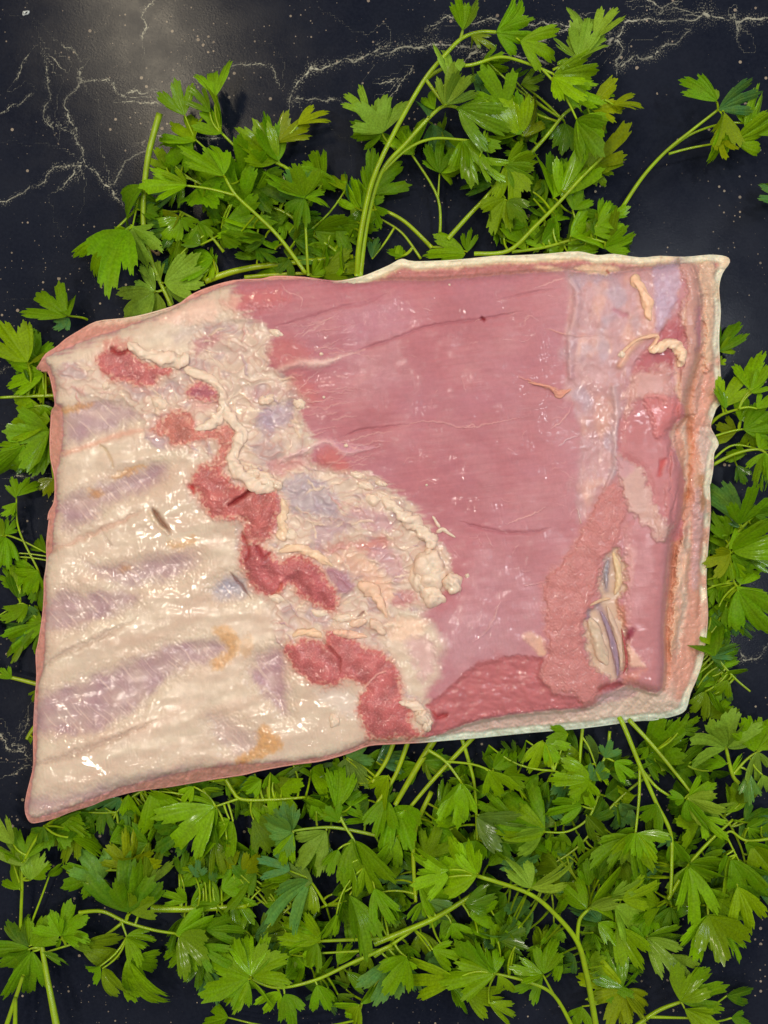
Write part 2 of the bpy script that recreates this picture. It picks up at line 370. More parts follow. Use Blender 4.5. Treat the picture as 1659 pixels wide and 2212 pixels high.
OUT = (cv('3', [(85, 690), (100, 665), (140, 602), (210, 555), (262, 510), (340, 462), (450, 404), (600, 386), (700, 370), (800, 345), (900, 315), (960, 290), (1020, 245), (1120, 200), (1280, 155), (1450, 145)])
 + cv('4', [(150, 128), (330, 135), (480, 155), (560, 155), (680, 130), (760, 100), (850, 60), (920, 25), (1000, 40), (1250, 30)])
 + cv('5', [(0, 62), (100, 60), (300, 50), (500, 35), (620, 58), (720, 50), (880, 72), (1000, 62), (1150, 68), (1300, 55), (1400, 65), (1425, 100), (1380, 170), (1360, 260), (1370, 400), (1360, 550), (1365, 700), (1375, 850), (1397, 930), (1350, 980), (1328, 1030), (1310, 1100), (1340, 1160), (1357, 1210), (1330, 1260), (1325, 1350), (1310, 1440)])
 + cv('8', [(1325, 50), (1330, 200), (1315, 400), (1305, 600), (1315, 780), (1300, 950), (1280, 1060), (1250, 1150), (1215, 1230), (1187, 1325), (1120, 1360), (1000, 1385), (900, 1390), (600, 1430), (300, 1455), (0, 1485)])
 + cv('7', [(1300, 1735), (1190, 1745), (1000, 1755), (860, 1765), (740, 1810), (560, 1860), (400, 1880)])
 + cv('6', [(1500, 1640), (1400, 1665), (1300, 1680), (1200, 1695), (1000, 1730), (900, 1745), (780, 1760), (700, 1775), (560, 1815), (480, 1850), (350, 1890), (250, 1930), (170, 1950), (110, 1957), (80, 1920), (68, 1860), (80, 1780), (100, 1700), (120, 1600), (120, 1400), (130, 1200), (140, 1060), (135, 930), (150, 860), (175, 700), (185, 560), (185, 480), (200, 380), (200, 250), (215, 120)])
 + cv('3', [(152, 1610), (160, 1560), (190, 1500), (195, 1400), (190, 1330), (170, 1240), (165, 1130), (170, 1030), (175, 950), (195, 915), (190, 860), (170, 760), (150, 710), (110, 705)]))
PLATE = (cv('3', [(140, 622), (230, 583), (400, 514), (520, 473), (620, 443), (750, 385), (900, 330), (1050, 258), (1150, 216), (1280, 170)])
 + cv('4', [(0, 160), (330, 145), (500, 162), (650, 168), (880, 152), (1080, 157), (1300, 138), (1600, 115)])
 + cv('5', [(200, 165), (440, 150), (650, 176), (830, 146), (980, 130), (1120, 106), (1190, 118), (1240, 300), (1250, 600), (1200, 760), (1140, 960), (1165, 1020), (1075, 1120), (1110, 1290), (1152, 1420), (1135, 1600)])
 + cv('8', [(1105, 320), (1090, 600), (1062, 850), (1062, 1000), (1055, 1200), (980, 1225), (850, 1180), (700, 1262), (612, 1314), (350, 1334), (0, 1385)])
 + cv('7', [(1300, 1690), (1190, 1722), (1000, 1736), (860, 1738), (740, 1790), (560, 1838), (300, 1868)])
 + cv('6', [(1400, 1602), (1200, 1622), (1000, 1655), (850, 1692), (650, 1742), (500, 1800), (300, 1878), (140, 1925), (92, 1900), (100, 1800), (122, 1650), (140, 1500), (145, 1200), (160, 1080), (185, 980), (190, 800), (200, 600), (192, 480), (207, 350), (235, 300), (240, 180), (260, 20)])
 + cv('3', [(205, 1400), (200, 1330), (215, 1290), (240, 1150), (246, 1000), (240, 930), (205, 910), (200, 830), (190, 740), (165, 690)]))
FULL = (slice(0, NY), slice(0, NX))
def full_sdf(P, warp, per):
    sl, d = sdf(P, warp, 4000, per=per); return d
SDO = full_sdf(OUT, .25, 2); SDP = full_sdf(PLATE, 1.6, 2)
# large shape, millimetres above the table
Z[:] = 47 + 2.2 * fbm(X / 420, Y / 420, 2, 31)
Z -= 9 * ss(700, 1850, (1659 - X) * .45 + Y * .78)                     # the rib corner droops towards bottom left
Z -= 3 * ss(1150, 1500, X)
dpl = np.clip(-SDP, 0, None)                                            # distance outside the top plate
shelf = np.clip(ss(1330, 1420, X) + ss(1440, 1540, Y) * ss(880, 960, X) + ss(680, 620, Y) * ss(700, 780, X) + ss(720, 660, Y) * ss(430, 300, X), 0, 1)
Z -= 4.5 * np.exp(-np.clip(SDP, 0, None) / 9.0) * (SDP > 0)            # rounded rim of the plate
Z -= np.where(SDP <= 0, 4.5 + shelf * (3.5 * ss(0, 8, dpl) + .17 * dpl) + (1 - shelf) * (.5 * dpl), 0)

# colours
LEAN = lin(180, 112, 119); CREAM = lin(211, 186, 165); PURP = lin(168, 132, 140); FAT = lin(230, 206, 184); RED = lin(182, 98, 94)
LAV = lin(182, 152, 166); SALM = lin(222, 140, 118); RIND = lin(238, 224, 196); ORNG = lin(204, 116, 76); AMB = lin(206, 142, 58)
# --- lean sheet: fibres run slightly upwards to the right
th = math.radians(-7); U = X * math.cos(th) + Y * math.sin(th); V = -X * math.sin(th) + Y * math.cos(th)
fib = noise(U / 170, V / 3.6, 41) + .7 * noise(U / 90, V / 8, 42) + .6 * noise(U / 300, V / 22, 43)
paint(FULL, np.ones_like(X), LEAN, .07, 44, 130.)
Cc *= (1 + .032 * fib)[..., None]
hair = ss(.45, .8, noise(U / 46, V / 2.3, 141)) * ss(-.2, .5, noise(X / 80, Y / 60, 142))
film = ss(-.2, .7, fbm(X / 120, Y / 160, 2, 143) + .5 * noise(U / 60, V / 9, 144))
edge = np.clip(ss(840, 600, X + 40 * noise(X / 50, Y / 50, 145)) * .0 + ss(1010, 1230, X + 60 * noise(X / 70, Y / 90, 146)) * .8, 0, 1)
hair2 = ss(.45, .8, noise(U / 2.6, V / 42, 151)) * ss(.0, .5, noise(X / 90, Y / 70, 152))
mx = np.clip(.38 * hair + .26 * hair2 + .34 * film + .55 * edge, 0, .8)[..., None]
Cc[:] = Cc * (1 - mx) + lin(194, 138, 142) * mx
dk = ss(.1, .8, fbm(U / 110, V / 30, 2, 147)) * ss(900, 640, X) * .45
Cc[:] = Cc * (1 - dk[..., None]) + lin(178, 98, 102) * dk[..., None]
Z += 1.0 * noise(U / 150, V / 38, 148) * ss(950, 650, X)
vio = ss(-.25, .8, fbm(X / 170, Y / 120, 2, 46))
Cc[:] = Cc * (1 - .45 * vio[..., None]) + lin(182, 122, 134) * .45 * vio[..., None]
fibZ = .035 * fib; Z += fibZ + .5 * fbm(X / 60, Y / 40, 2, 47)
sx = noise(U / 5, V / 34, 48); spk = ss(.0, .7, fbm(X / 45, Y / 45, 2, 49))
Z += .10 * sx * spk
RG[:] = .44; WT[:] = .07 + .22 * spk
# --- walls and shelves outside the plate
wall = ss(2, -3, SDP)
pink = lin(226, 158, 144)
paint(FULL, wall, pink, .12, 51, 14.)
Z += wall * (1.6 * np.abs(noise(X / 26, Y / 26, 52)) + .4 * noise(X / 7, Y / 7, 53))
LAB[SDP < 0] = label('cut_side')
k_fat = label('fat_layer')
sh = (shelf > .5) & (SDP < 0); LAB[sh] = k_fat
LAB[sh & (X < 560) & (Y < 760)] = label('fat_layer')
band = ss(0, 1, shelf) * wall
rightzone = ss(1370, 1430, X) * wall; botzone = ss(1440, 1540, Y) * ss(880, 960, X) * wall; topzone = ss(690, 640, Y) * ss(640, 700, X) * wall
st = noise((X + 10 * noise(X / 60, Y / 60, 154)) / 15, Y / 80, 54) + .6 * noise(X / 24, Y / 50, 55)
paint(FULL, rightzone, lin(206, 150, 132), .1, 56, 30.)
paint(FULL, rightzone * ss(-.1, .6, st) * .5, lin(222, 174, 144), .05, 57)
paint(FULL, botzone, lin(212, 180, 168), .1, 58, 20.)
Z += rightzone * .45 * st
# top: brown-pink second layer under the lean, then fat, then rind
stt = noise(X / 90, Y / 5, 59)
paint(FULL, topzone, lin(186, 122, 118), .12, 60, 16.); Z += topzone * .5 * stt
fatT = topzone * ss(24, 12, SDO + 3 * WX)
paint(FULL, fatT, lin(230, 196, 160), .06, 61)
# salmon fat below right, pinkish fat band above right, cream band at far right
region('8', [(1130, 1240), (1090, 1000), (1140, 800), (1200, 560), (1225, 330), (1300, 320), (1318, 560), (1312, 800), (1290, 1000), (1230, 1180), (1170, 1290), (1060, 1250)], lin(214, 154, 134), 9, 4, .85, var=.05, wet=.5)
region('8', [(1060, 1230), (1180, 1300), (1120, 1350), (900, 1385), (500, 1420), (300, 1430), (600, 1345), (700, 1280), (880, 1190), (980, 1232)], lin(214, 190, 172), 7, 5, .8, var=.08, sc=14., dz=.8)
region('5', [(1120, 90), (1210, 100), (1250, 300), (1225, 420), (1230, 620), (1250, 800), (1220, 1000), (1150, 1020), (1090, 890), (1150, 700), (1165, 560), (1120, 420), (1170, 260)], lin(200, 150, 134), 8, 6, .85, 'fat_band', dz=2.0, wet=.5, var=.1, sc=16., seed=62)
region('5', [(1235, 110), (1330, 80), (1345, 200), (1340, 420), (1345, 600), (1300, 760), (1265, 700), (1275, 500), (1255, 300)], lin(220, 182, 152), 8, 6, .85, 'fat_band', dz=2.6, wet=.45, seed=63)
region('5', [(1290, 720), (1345, 760), (1340, 900), (1290, 1000), (1250, 1150), (1200, 1300), (1190, 1150), (1240, 950)], lin(222, 160, 140), 7, 4, .9, dz=1.2, wet=.5, seed=64)
region('5', [(1230, 1130), (1310, 1120), (1330, 1250), (1290, 1450), (1280, 1640), (1230, 1640), (1250, 1400)], lin(214, 184, 170), 6, 4, .8, dz=1.6, wet=.5, seed=65)
region('8', [(1180, 330), (1205, 420), (1195, 600), (1165, 780), (1130, 960), (1100, 1010), (1105, 820), (1130, 600), (1140, 430)], lin(220, 172, 142), 7, 5, .85, 'fat_band', dz=3.0, wet=.5, seed=66)
region('8', [(1230, 100), (1290, 60), (1300, 260), (1270, 420), (1255, 620), (1215, 620), (1225, 380)], lin(200, 158, 158), 6, 3, .7, dz=1.0, wet=.6)
carve('8', [(1200, -60, 8), (1180, 20, 14), (1175, 150, 12), (1150, 300, 8), (1125, 400, 9), (1095, 620, 10), (1078, 850, 9), (1085, 1080, 8), (1060, 1210, 7)], 3.2, lin(192, 126, 100), .6, wide=.8, rough=.3)
carve('5', [(1240, 640, 6), (1225, 760, 7), (1190, 900, 8), (1170, 1050, 10), (1180, 1250, 12), (1150, 1420, 10), (1160, 1520, 13)], 2.6, lin(192, 124, 86), .6)
carve('8', [(1285, 0, 9), (1290, 120, 9), (1280, 190, 5)], .8, lin(166, 112, 58), .7)
carve('8', [(1195, 300, 4), (1180, 350, 4), (1198, 430, 3)], 1., lin(120, 40, 50), .6)
rs = random.Random(3)
for k_ in range(9):
    bx = rs.uniform(1425, 1530); y0 = rs.uniform(600, 1150); y1 = y0 + rs.uniform(160, 420); n_ = 6
    P_ = [(bx + rs.uniform(-8, 8) - (y - 1000) * .05, y, rs.uniform(3, 7) * (.2 if i_ in (0, n_ - 1) else 1)) for i_, y in enumerate(np.linspace(y0, y1, n_))]
    carve('D', P_, rs.choice([-1.2, -.9, .9, 1.3]), [lin(226, 184, 158), lin(212, 160, 146), lin(190, 128, 108), lin(222, 196, 176)][k_ % 4], .6, warp=3)
# rind all round the shelf
rim = ss(17, 9, SDO + 3 * noise(X / 40, Y / 40, 166)) * np.clip(shelf, 0, 1) * (SDP < 2)
rim = np.maximum(rim, ss(9, 5, SDO) * ss(720, 660, Y) * ss(140, 200, X) * ss(300, 240, X))
rim *= np.clip(1 - ss(1400, 1460, X) * ss(1500, 1440, Y) * ss(.15, -.25, noise(X / 50, Y / 50, 168)) * .8, 0, 1)
paint(FULL, rim * .92, RIND, .05, 67, 30.)
rb = rim * ss(1480, 1540, Y)
paint(FULL, rb, lin(224, 226, 206), .05, 68, 30.)
Z -= rim * 1.6; Z += rim * .5 * np.exp(-((SDO - 8) / 5) ** 2)
setv(WT, FULL, rim, .12); setv(RG, FULL, rim, .5)
LAB[(rim > .5)] = label('rind'); LAB[(rim > .5) & (X < 560)] = label('rind')

# --- rib plate and ragged fat on the left
k_rib = label('rib_plate')
LEFT = (cv('3', [(130, 640), (230, 588), (400, 518), (520, 478), (620, 446), (750, 390), (900, 336), (1050, 262), (1150, 220), (1260, 180), (1330, 320), (1400, 400)])
 + cv('4', [(0, 395), (60, 430), (140, 490), (100, 560), (110, 660), (180, 710), (230, 760), (250, 850), (330, 890), (315, 960), (330, 1050), (390, 1110), (350, 1190), (420, 1290), (600, 1330), (780, 1360), (900, 1470), (1020, 1580)])
 + cv('7', [(1190, 430), (1300, 560), (1350, 700), (1250, 900), (1190, 960), (1330, 1110), (1300, 1250), (1250, 1400), (1200, 1500), (1250, 1600), (1190, 1725), (1000, 1738), (860, 1740), (740, 1792), (560, 1840), (300, 1870)])
 + cv('6', [(1400, 1604), (1200, 1624), (1000, 1657), (850, 1694), (650, 1744), (500, 1802), (300, 1880), (140, 1927), (80, 1900), (90, 1800), (112, 1650), (130, 1500), (135, 1200), (150, 1080), (175, 980), (180, 800), (190, 600), (182, 480), (197, 350), (225, 300), (230, 180), (250, 20)])
 + cv('3', [(195, 1400), (190, 1330), (205, 1290), (230, 1150), (236, 1000), (230, 930), (195, 910), (190, 830), (180, 740)]))
sl, dl = sdf(LEFT, 4.5, 60, per=2)
dl = dl + 12 * noise(U[sl] / 60, V[sl] / 7, 172) * (.3 + .7 * ss(1280, 1150, Y[sl])) + 12 * noise(X[sl] / 40, Y[sl] / 40, 173)
aL = ss(-15, 15, dl) * ss(-1, 3, SDP[sl]); paint(sl, aL, CREAM, .045, 71, 60.); setv(WT, sl, aL, .80); setv(RG, sl, aL, .36)
LAB[sl][(dl > 0) & (SDP[sl] > 0)] = k_rib
# wet membrane: fine puckers that come and go
pk = ss(-.1, .6, fbm(X / 70, Y / 55, 2, 72)); aLf = np.zeros_like(X); aLf[sl] = aL
ax = X * .8 + Y * .6; ay = -X * .6 + Y * .8
Z -= aLf * fibZ
u2 = X * .956 - Y * .292; v2 = X * .292 + Y * .956                      # along and across the ribs
Z += aLf * (.6 * fbm(u2 / 160, v2 / 60, 2, 73) + .04 * noise(X / 16, Y / 16, 79) + .35 * pk * (.13 * noise(ax / 5.5, ay / 12, 74) + .10 * noise(X / 7, Y / 7, 75)))
tint = fbm(u2 / 150, v2 / 38, 2, 171)[..., None] * aLf[..., None]
Cc[:] = Cc * (1 - .30 * np.clip(tint, 0, 1)) + lin(214, 170, 150) * .30 * np.clip(tint, 0, 1)
t2 = np.clip(-tint, 0, 1) * .45; Cc[:] = Cc * (1 - t2) + lin(224, 206, 182) * t2
# intercostal purple bands between the ribs
def inter(crop, pts, al=.85, dz=-.9, col=PURP):
    sl, d, _ = region(crop, pts, None, 22, 5)
    f = noise((X[sl] * .72 - Y[sl] * .69 + 5 * noise(X[sl] / 40, Y[sl] / 40, 181)) / 4.2, (X[sl] * .69 + Y[sl] * .72) / 70, 76)
    a = ss(-13, 17, d + 8 * noise(X[sl] / 34, Y[sl] / 26, 78)) * al * (.85 + .3 * noise(X[sl] / 40, Y[sl] / 40, 178))
    Cn = col[None, None] * (1 + .09 * noise(X[sl] / 25, Y[sl] / 25, 77))[..., None]
    wl = ss(.30, .65, f) * .62
    Cn = Cn * (1 - wl[..., None]) + lin(226, 196, 186) * wl[..., None]
    Cc[sl] = Cc[sl] * (1 - a[..., None]) + Cn * a[..., None]
    Z[sl] += 2.6 * dz * ss(-30, 30, d) + .05 * f * a
inter('6', [(140, 1200), (350, 1110), (640, 1000), (900, 890), (1150, 830), (1290, 880), (1200, 970), (960, 1060), (720, 1290), (500, 1400), (250, 1430), (150, 1400)])
inter('6', [(430, 375), (600, 390), (760, 370), (900, 320), (1080, 310), (1130, 350), (1050, 450), (800, 510), (680, 530), (520, 450)], .75)
inter('6', [(195, 650), (290, 545), (440, 560), (640, 540), (760, 590), (640, 680), (450, 745), (230, 800), (205, 740)])
inter('6', [(90, 1810), (300, 1790), (550, 1720), (850, 1660), (1150, 1600), (1000, 1660), (700, 1730), (300, 1870), (120, 1910)], .75)
inter('6', [(1480, 960), (1560, 900), (1650, 905), (1659, 1050), (1659, 1300), (1560, 1200), (1450, 1080)], .8, -1.2, lin(172, 128, 142))
inter('6', [(1180, 1300), (1330, 1330), (1480, 1450), (1400, 1560), (1250, 1480)], .45)
inter('3', [(250, 985), (330, 910), (440, 880), (600, 890), (700, 970), (580, 1060), (420, 1110), (300, 1150), (248, 1110)])
inter('3', [(205, 1530), (300, 1450), (450, 1400), (700, 1300), (870, 1260), (830, 1380), (600, 1490), (400, 1570), (260, 1620)], .8)
inter('3', [(230, 1620), (330, 1560), (480, 1540), (420, 1640), (260, 1690)], .6)
inter('3', [(1460, 980), (1560, 920), (1640, 950), (1640, 1100), (1500, 1130)], .6, -.6, LAV)
inter('3', [(1080, 500), (1200, 540), (1330, 540), (1400, 620), (1250, 660), (1100, 600)], .6, -.6, LAV)
inter('3', [(950, 440), (1100, 410), (1350, 400), (1380, 430), (1150, 470), (980, 540), (920, 520)], .6, -.5, lin(186, 160, 160))
inter('6', [(1220, 500), (1300, 470), (1400, 450), (1440, 560), (1330, 600), (1210, 570)], .9, -1.4, lin(166, 156, 168))
inter('3', [(880, 780), (980, 730), (1000, 800), (960, 870), (900, 850)], .8, -.8, lin(168, 158, 182))
# rib grooves
GR = lin(172, 140, 126)
carve('6', [(110, 1600, 2), (300, 1560, 5), (540, 1470, 5), (720, 1400, 3), (880, 1320, .6)], 1.1, GR, .5, warp=4, wide=1.5)
carve('6', [(170, 1010, 3), (300, 930, 4), (480, 850, 5), (640, 770, 3), (760, 710, .6)], 1.0, GR, .45, warp=4, wide=1.5)
carve('6', [(225, 310, 3), (380, 240, 4), (530, 180, 4), (680, 110, 3), (800, 50, .6)], .8, lin(206, 154, 134), .5, warp=4, wide=1.5)
carve('6', [(530, 180, 4), (590, 270, 3)], .6, GR, .3)
carve('3', [(240, 1210, 5), (400, 1160, 6), (600, 1090, 6), (760, 1060, 4)], .5, lin(222, 160, 138), .55)
carve('3', [(470, 1160, 3), (520, 1200, 3), (550, 1290, 2)], .8, lin(196, 160, 120), .5)
for pts in ([(330, 1420, 2), (350, 1330, 2)],): pass
# slit and amber stains
carve('6', [(845, 50, 3), (870, 90, 6), (900, 135, 6), (930, 165, 4), (958, 205, 1.5)], 2.6, lin(128, 78, 58), .9)
strand_ = [(835, 75, 5), (860, 120, 6), (900, 165, 5), (940, 205, 3)]; carve('6', strand_, -1.0, lin(222, 196, 162), .5)
carve('6', [(1315, 430, .8), (1345, 470, 3), (1385, 515, 3.4), (1445, 600, .6)], 1.6, lin(132, 80, 72), .7)
for c, pts, al in (('6', [(930, 250), (1010, 240), (1090, 210), (1120, 240), (1030, 290), (960, 290)], .6), ('6', [(650, 395), (700, 390), (700, 430), (660, 430)], .55),
    ('6', [(1200, 790), (1290, 750), (1370, 850), (1340, 960), (1230, 1030), (1210, 970), (1290, 920), (1270, 840)], .75), ('6', [(1480, 1400), (1540, 1370), (1640, 1480), (1600, 1520), (1540, 1550), (1380, 1600), (1370, 1560), (1480, 1490)], .85),
    ('3', [(245, 935), (330, 910), (430, 905), (330, 950), (255, 965)], .85), ('3', [(540, 1350), (620, 1310), (740, 1275), (700, 1310), (590, 1350)], .8), ('3', [(400, 1430), (470, 1430), (500, 1460), (430, 1480)], .7),
    ('7', [(60, 1180), (130, 1080), (160, 1150), (110, 1230)], .4)):
    region(c, pts, AMB, 8, 6, al * .75, var=.25, sc=9.)
# ragged fat zone: stringy cream and lavender
k_rag = label('ragged_fat')
RAG = (cv('3', [(190, 700), (330, 640), (450, 660), (700, 720), (900, 720), (1000, 560), (1080, 440), (1350, 400), (1500, 480), (1480, 640), (1540, 700), (1640, 760)])
 + cv('4', [(320, 900), (300, 960), (320, 1060), (370, 1130), (330, 1240), (500, 1330), (700, 1350), (880, 1460)])
 + cv('7', [(1190, 440), (1310, 570), (1340, 700), (1240, 900), (1180, 960), (1060, 950), (1000, 1080), (960, 1180), (1090, 1440), (1230, 1500), (1240, 1600), (1100, 1540), (1030, 1290), (900, 1180), (600, 1040), (460, 1070), (300, 1150), (250, 900), (90, 700), (40, 560), (60, 400)])
 + cv('3', [(1080, 1560), (980, 1380), (1180, 1260), (800, 1160), (740, 1060), (640, 900), (400, 860), (240, 830)]))
sl, d = sdf(RAG, 7, 50, per=2)
a = ss(-8, 8, d) * ss(0, 5, SDP[sl]); LAB[sl][(d > 0) & (LAB[sl] == k_rib)] = k_rag
x, y = X[sl], Y[sl]; qx = 10 * noise(x / 40, y / 40, 88); qy = 10 * noise(x / 40, y / 40, 89)
sm = fbm((x + qx) / 44, (y + qy) / 30, 2, 81); rd = 1 - np.abs(noise((x + qx) / 26, (y + qy) / 20, 83)); st_ = noise((x * .8 + y * .6 + qx) / 6, (y * .8 - x * .6 + qy) / 30, 90)
lav = ss(.0, .6, fbm((x + qx) / 60, (y + qy) / 44, 2, 84)); pkr = ss(.0, .5, fbm(x / 60, y / 60, 2, 91))
paint(sl, a * .7, lin(212, 184, 166), .05, 85, 26.)
paint(sl, a * lav * .7, lin(176, 146, 148), .06, 86, 20.)
paint(sl, a * ss(.80, .97, rd) * .35, lin(190, 130, 118), .06, 186, 20.)
Z[sl] += a * (.7 * sm + .45 * rd ** 3 - .3 + pkr * (.08 * st_ + .05 * noise(x / 6, y / 6, 87))); setv(WT, sl, a, .85); setv(RG, sl, a, .36)
Cc[sl] *= (1 + a * .05 * st_)[..., None]
ragm = np.zeros(X.shape, bool); ragm[sl] = d > 6
# lavender and pink patches inside it
def patch(c, pts, col, al=.8, soft=7, warp=6, dz=-.5, **k): region(c, pts, col, soft * 1.7, warp * 1.3, al * .9, dz=dz, **k)
patch('7', [(340, 180), (440, 110), (560, 150), (680, 280), (640, 370), (520, 360), (400, 330)], lin(160, 142, 156), .75)
patch('7', [(540, 430), (680, 400), (760, 430), (690, 480), (560, 560), (520, 500)], lin(172, 136, 152), .7)
patch('7', [(740, 330), (870, 320), (1000, 380), (1010, 440), (900, 470), (800, 400)], lin(190, 138, 150), .7)
patch('7', [(560, 590), (680, 530), (820, 520), (930, 490), (1000, 530), (880, 600), (760, 560), (640, 595)], lin(196, 110, 106), .75)
patch('7', [(860, 600), (960, 560), (1060, 640), (1080, 740), (1000, 740), (930, 680)], lin(196, 140, 150), .65)
patch('7', [(1010, 850), (1100, 820), (1150, 880), (1060, 920), (1000, 910)], lin(188, 112, 118), .8)
patch('7', [(800, 600), (900, 680), (1000, 800), (960, 920), (880, 780), (720, 700), (640, 610)], lin(232, 178, 148), .6)
patch('7', [(980, 1000), (1200, 1000), (1150, 1100), (1000, 1120)], lin(236, 192, 164), .7)
patch('7', [(1090, 1120), (1250, 1130), (1250, 1300), (1190, 1380), (1130, 1250)], lin(208, 156, 160), .65, wet=.8)
patch('7', [(240, 50), (480, 0), (500, 40), (400, 100), (300, 120)], lin(190, 112, 118), .7)
patch('3', [(1050, 520), (1180, 480), (1230, 520), (1120, 560), (1060, 600)], lin(178, 112, 120), .75)
patch('3', [(1030, 900), (1180, 870), (1180, 920), (1040, 950)], lin(200, 130, 126), .6)
patch('3', [(800, 1090), (900, 1120), (880, 1170), (790, 1160)], lin(176, 150, 168), .5)
patch('7', [(540, 1440), (700, 1420), (800, 1480), (780, 1600), (620, 1520)], lin(214, 196, 186), .6, wet=.6)
patch('4', [(0, 830), (120, 810), (220, 830), (100, 880), (0, 880)], lin(190, 130, 136), .5)
patch('4', [(60, 950), (250, 900), (270, 960), (200, 1040), (70, 1060)], lin(172, 148, 166), .7)
# pink strip at the upper left rim
patch('3', [(1210, 290), (1290, 240), (1450, 200), (1600, 230), (1600, 290), (1420, 320), (1290, 350)], lin(196, 104, 100), .65, soft=11, dz=1.0, wet=.6)
patch('3', [(480, 520), (640, 515), (640, 570), (500, 575)], lin(206, 120, 106), .8)
patch('3', [(820, 400), (1000, 300), (1150, 260), (1180, 380), (1000, 420)], lin(228, 184, 166), .7, dz=.4)
rs = random.Random(11); cnt = 0
while cnt < 120:
    x = rs.uniform(100, 980); y = rs.uniform(680, 1480)
    if not ragm[int((y - gy[0]) / STEP), int((x - gx[0]) / STEP)]: continue
    cnt += 1; an = rs.gauss(.5, .6); L = rs.uniform(14, 62); c = rs.uniform(-.3, .3) * L; w_ = rs.uniform(1.2, 3.6)
    cl = [lin(232, 204, 176), lin(236, 212, 188), lin(204, 150, 142), lin(178, 148, 156)][rs.choice([0, 0, 1, 1, 2, 3])]
    P_ = [(x, y, w_ * .3), (x + L * .35 * math.cos(an) + c * .3, y + L * .35 * math.sin(an) + c * .5, w_), (x + L * .7 * math.cos(an), y + L * .7 * math.sin(an) + c, w_ * .9), (x + L * math.cos(an), y + L * math.sin(an) + c * .6, w_ * .2)]
    carve('D', P_, -rs.uniform(.2, .7), cl, rs.uniform(.4, .8), warp=3.5)
# --- red cut muscle ends
RT = None
def red(crop, pts, col=RED, dome=2.6, seed=0, tex=1.0, alpha=.97):
    sl, d, _ = region(crop, pts, None, 12, 3.5, name='red_muscle')
    x, y = X[sl], Y[sl]; d = d + 3.5 * noise(x / 9, y / 9, 191 + seed) + 5 * noise(x / 24, y / 24, 192 + seed); a = ss(-5, 5, d) * alpha
    g = noise(x / 3.2, y / 3.2, 91 + seed); rr = 1 - np.abs(noise(x / 13, y / 9, 92 + seed)); big = fbm(x / 36, y / 36, 2, 93 + seed)
    hl = ss(-17, -1, d) * .38; Cc[sl] = Cc[sl] * (1 - hl[..., None]) + lin(204, 146, 134) * hl[..., None]
    cc = col[None, None] * (1 + .08 * g + .28 * big)[..., None]
    pale = ss(14, 0, d) * .5; cc = cc * (1 - pale[..., None]) + lin(214, 118, 104) * pale[..., None]
    pale2 = ss(.2, .7, g) * .38; cc = cc * (1 - pale2[..., None]) + lin(226, 150, 146) * pale2[..., None]
    Cc[sl] = Cc[sl] * (1 - a[..., None]) + cc * a[..., None]
    Z[sl] += .6 * dome * ss(-8, 26, d) + a * tex * (.15 * g - .16 * rr ** 8 + .7 * big)
    fr = np.exp(-((d - 2) / 7.5) ** 2) * ss(-.10, .4, noise(x / 8, y / 8, 193 + seed) + .5 * noise(x / 20, y / 20, 194 + seed))
    Cc[sl] = Cc[sl] * (1 - .7 * fr[..., None]) + lin(222, 178, 156) * .7 * fr[..., None]; Z[sl] += .5 * fr
    setv(RG, sl, a, .34); setv(WT, sl, a, .5)
red('3', [(450, 630), (500, 580), (545, 565), (640, 575), (720, 640), (800, 670), (910, 690), (840, 750), (800, 790), (740, 800), (640, 780), (520, 745), (470, 700)], lin(180, 98, 98), 1.4, 1)
red('3', [(1000, 840), (1030, 790), (1090, 775), (1160, 810), (1185, 855), (1110, 890), (1020, 880)], lin(180, 104, 116), 1.2, 2, .5)
red('3', [(790, 1060), (870, 970), (980, 950), (1045, 1010), (1060, 1065), (1180, 1050), (1260, 1035), (1275, 1110), (1250, 1210), (1225, 1295), (1140, 1290), (1190, 1200), (1180, 1120), (1060, 1130), (980, 1155), (905, 1145), (870, 1100)], lin(188, 116, 104), 1.8, 3)
red('3', [(1010, 1395), (1070, 1290), (1180, 1280), (1240, 1340), (1300, 1400), (1440, 1420), (1524, 1436), (1560, 1500), (1548, 1590), (1514, 1700), (1474, 1740), (1354, 1760), (1334, 1716), (1354, 1646), (1314, 1616), (1240, 1600), (1150, 1610), (1110, 1540), (1060, 1460)], RED, 3.2, 4)
red('7', [(80, 610), (105, 545), (180, 530), (260, 590), (320, 640), (420, 612), (520, 650), (600, 740), (660, 830), (680, 930), (600, 940), (500, 900), (440, 850), (390, 790), (330, 830), (260, 850), (180, 830), (120, 750), (80, 680)], lin(178, 92, 94), 3.2, 5)
red('7', [(345, 1160), (430, 1122), (540, 1112), (600, 1150), (590, 1085), (640, 1062), (740, 1100), (840, 1160), (940, 1200), (1020, 1280), (1060, 1400), (1062, 1490), (1110, 1540), (1120, 1640), (1180, 1680), (1190, 1715), (1000, 1728), (860, 1730), (836, 1660), (800, 1580), (790, 1500), (830, 1400), (700, 1370), (690, 1390), (560, 1400), (440, 1340), (380, 1260)], lin(182, 96, 96), 3.0, 6)
patch('7', [(585, 690), (660, 690), (770, 780), (750, 830), (690, 840), (650, 780)], lin(166, 108, 126), .9, 4, 3, .6)
patch('7', [(290, 230), (330, 300), (310, 420), (275, 470), (300, 330)], lin(190, 120, 124), .7, 3, 2, 0)
carve('7', [(575, 1125, .8), (640, 1190, 3), (680, 1240, 3), (682, 1345, .8)], 1.6, lin(146, 56, 58), .5)
carve('7', [(140, 210, 4), (80, 260, 5), (10, 300, 3)], 2.4, lin(130, 20, 26), .85)
carve('7', [(90, 470, 3), (105, 520, 5), (130, 600, 4), (110, 640, 3)], 1.6, lin(160, 50, 52), .6)
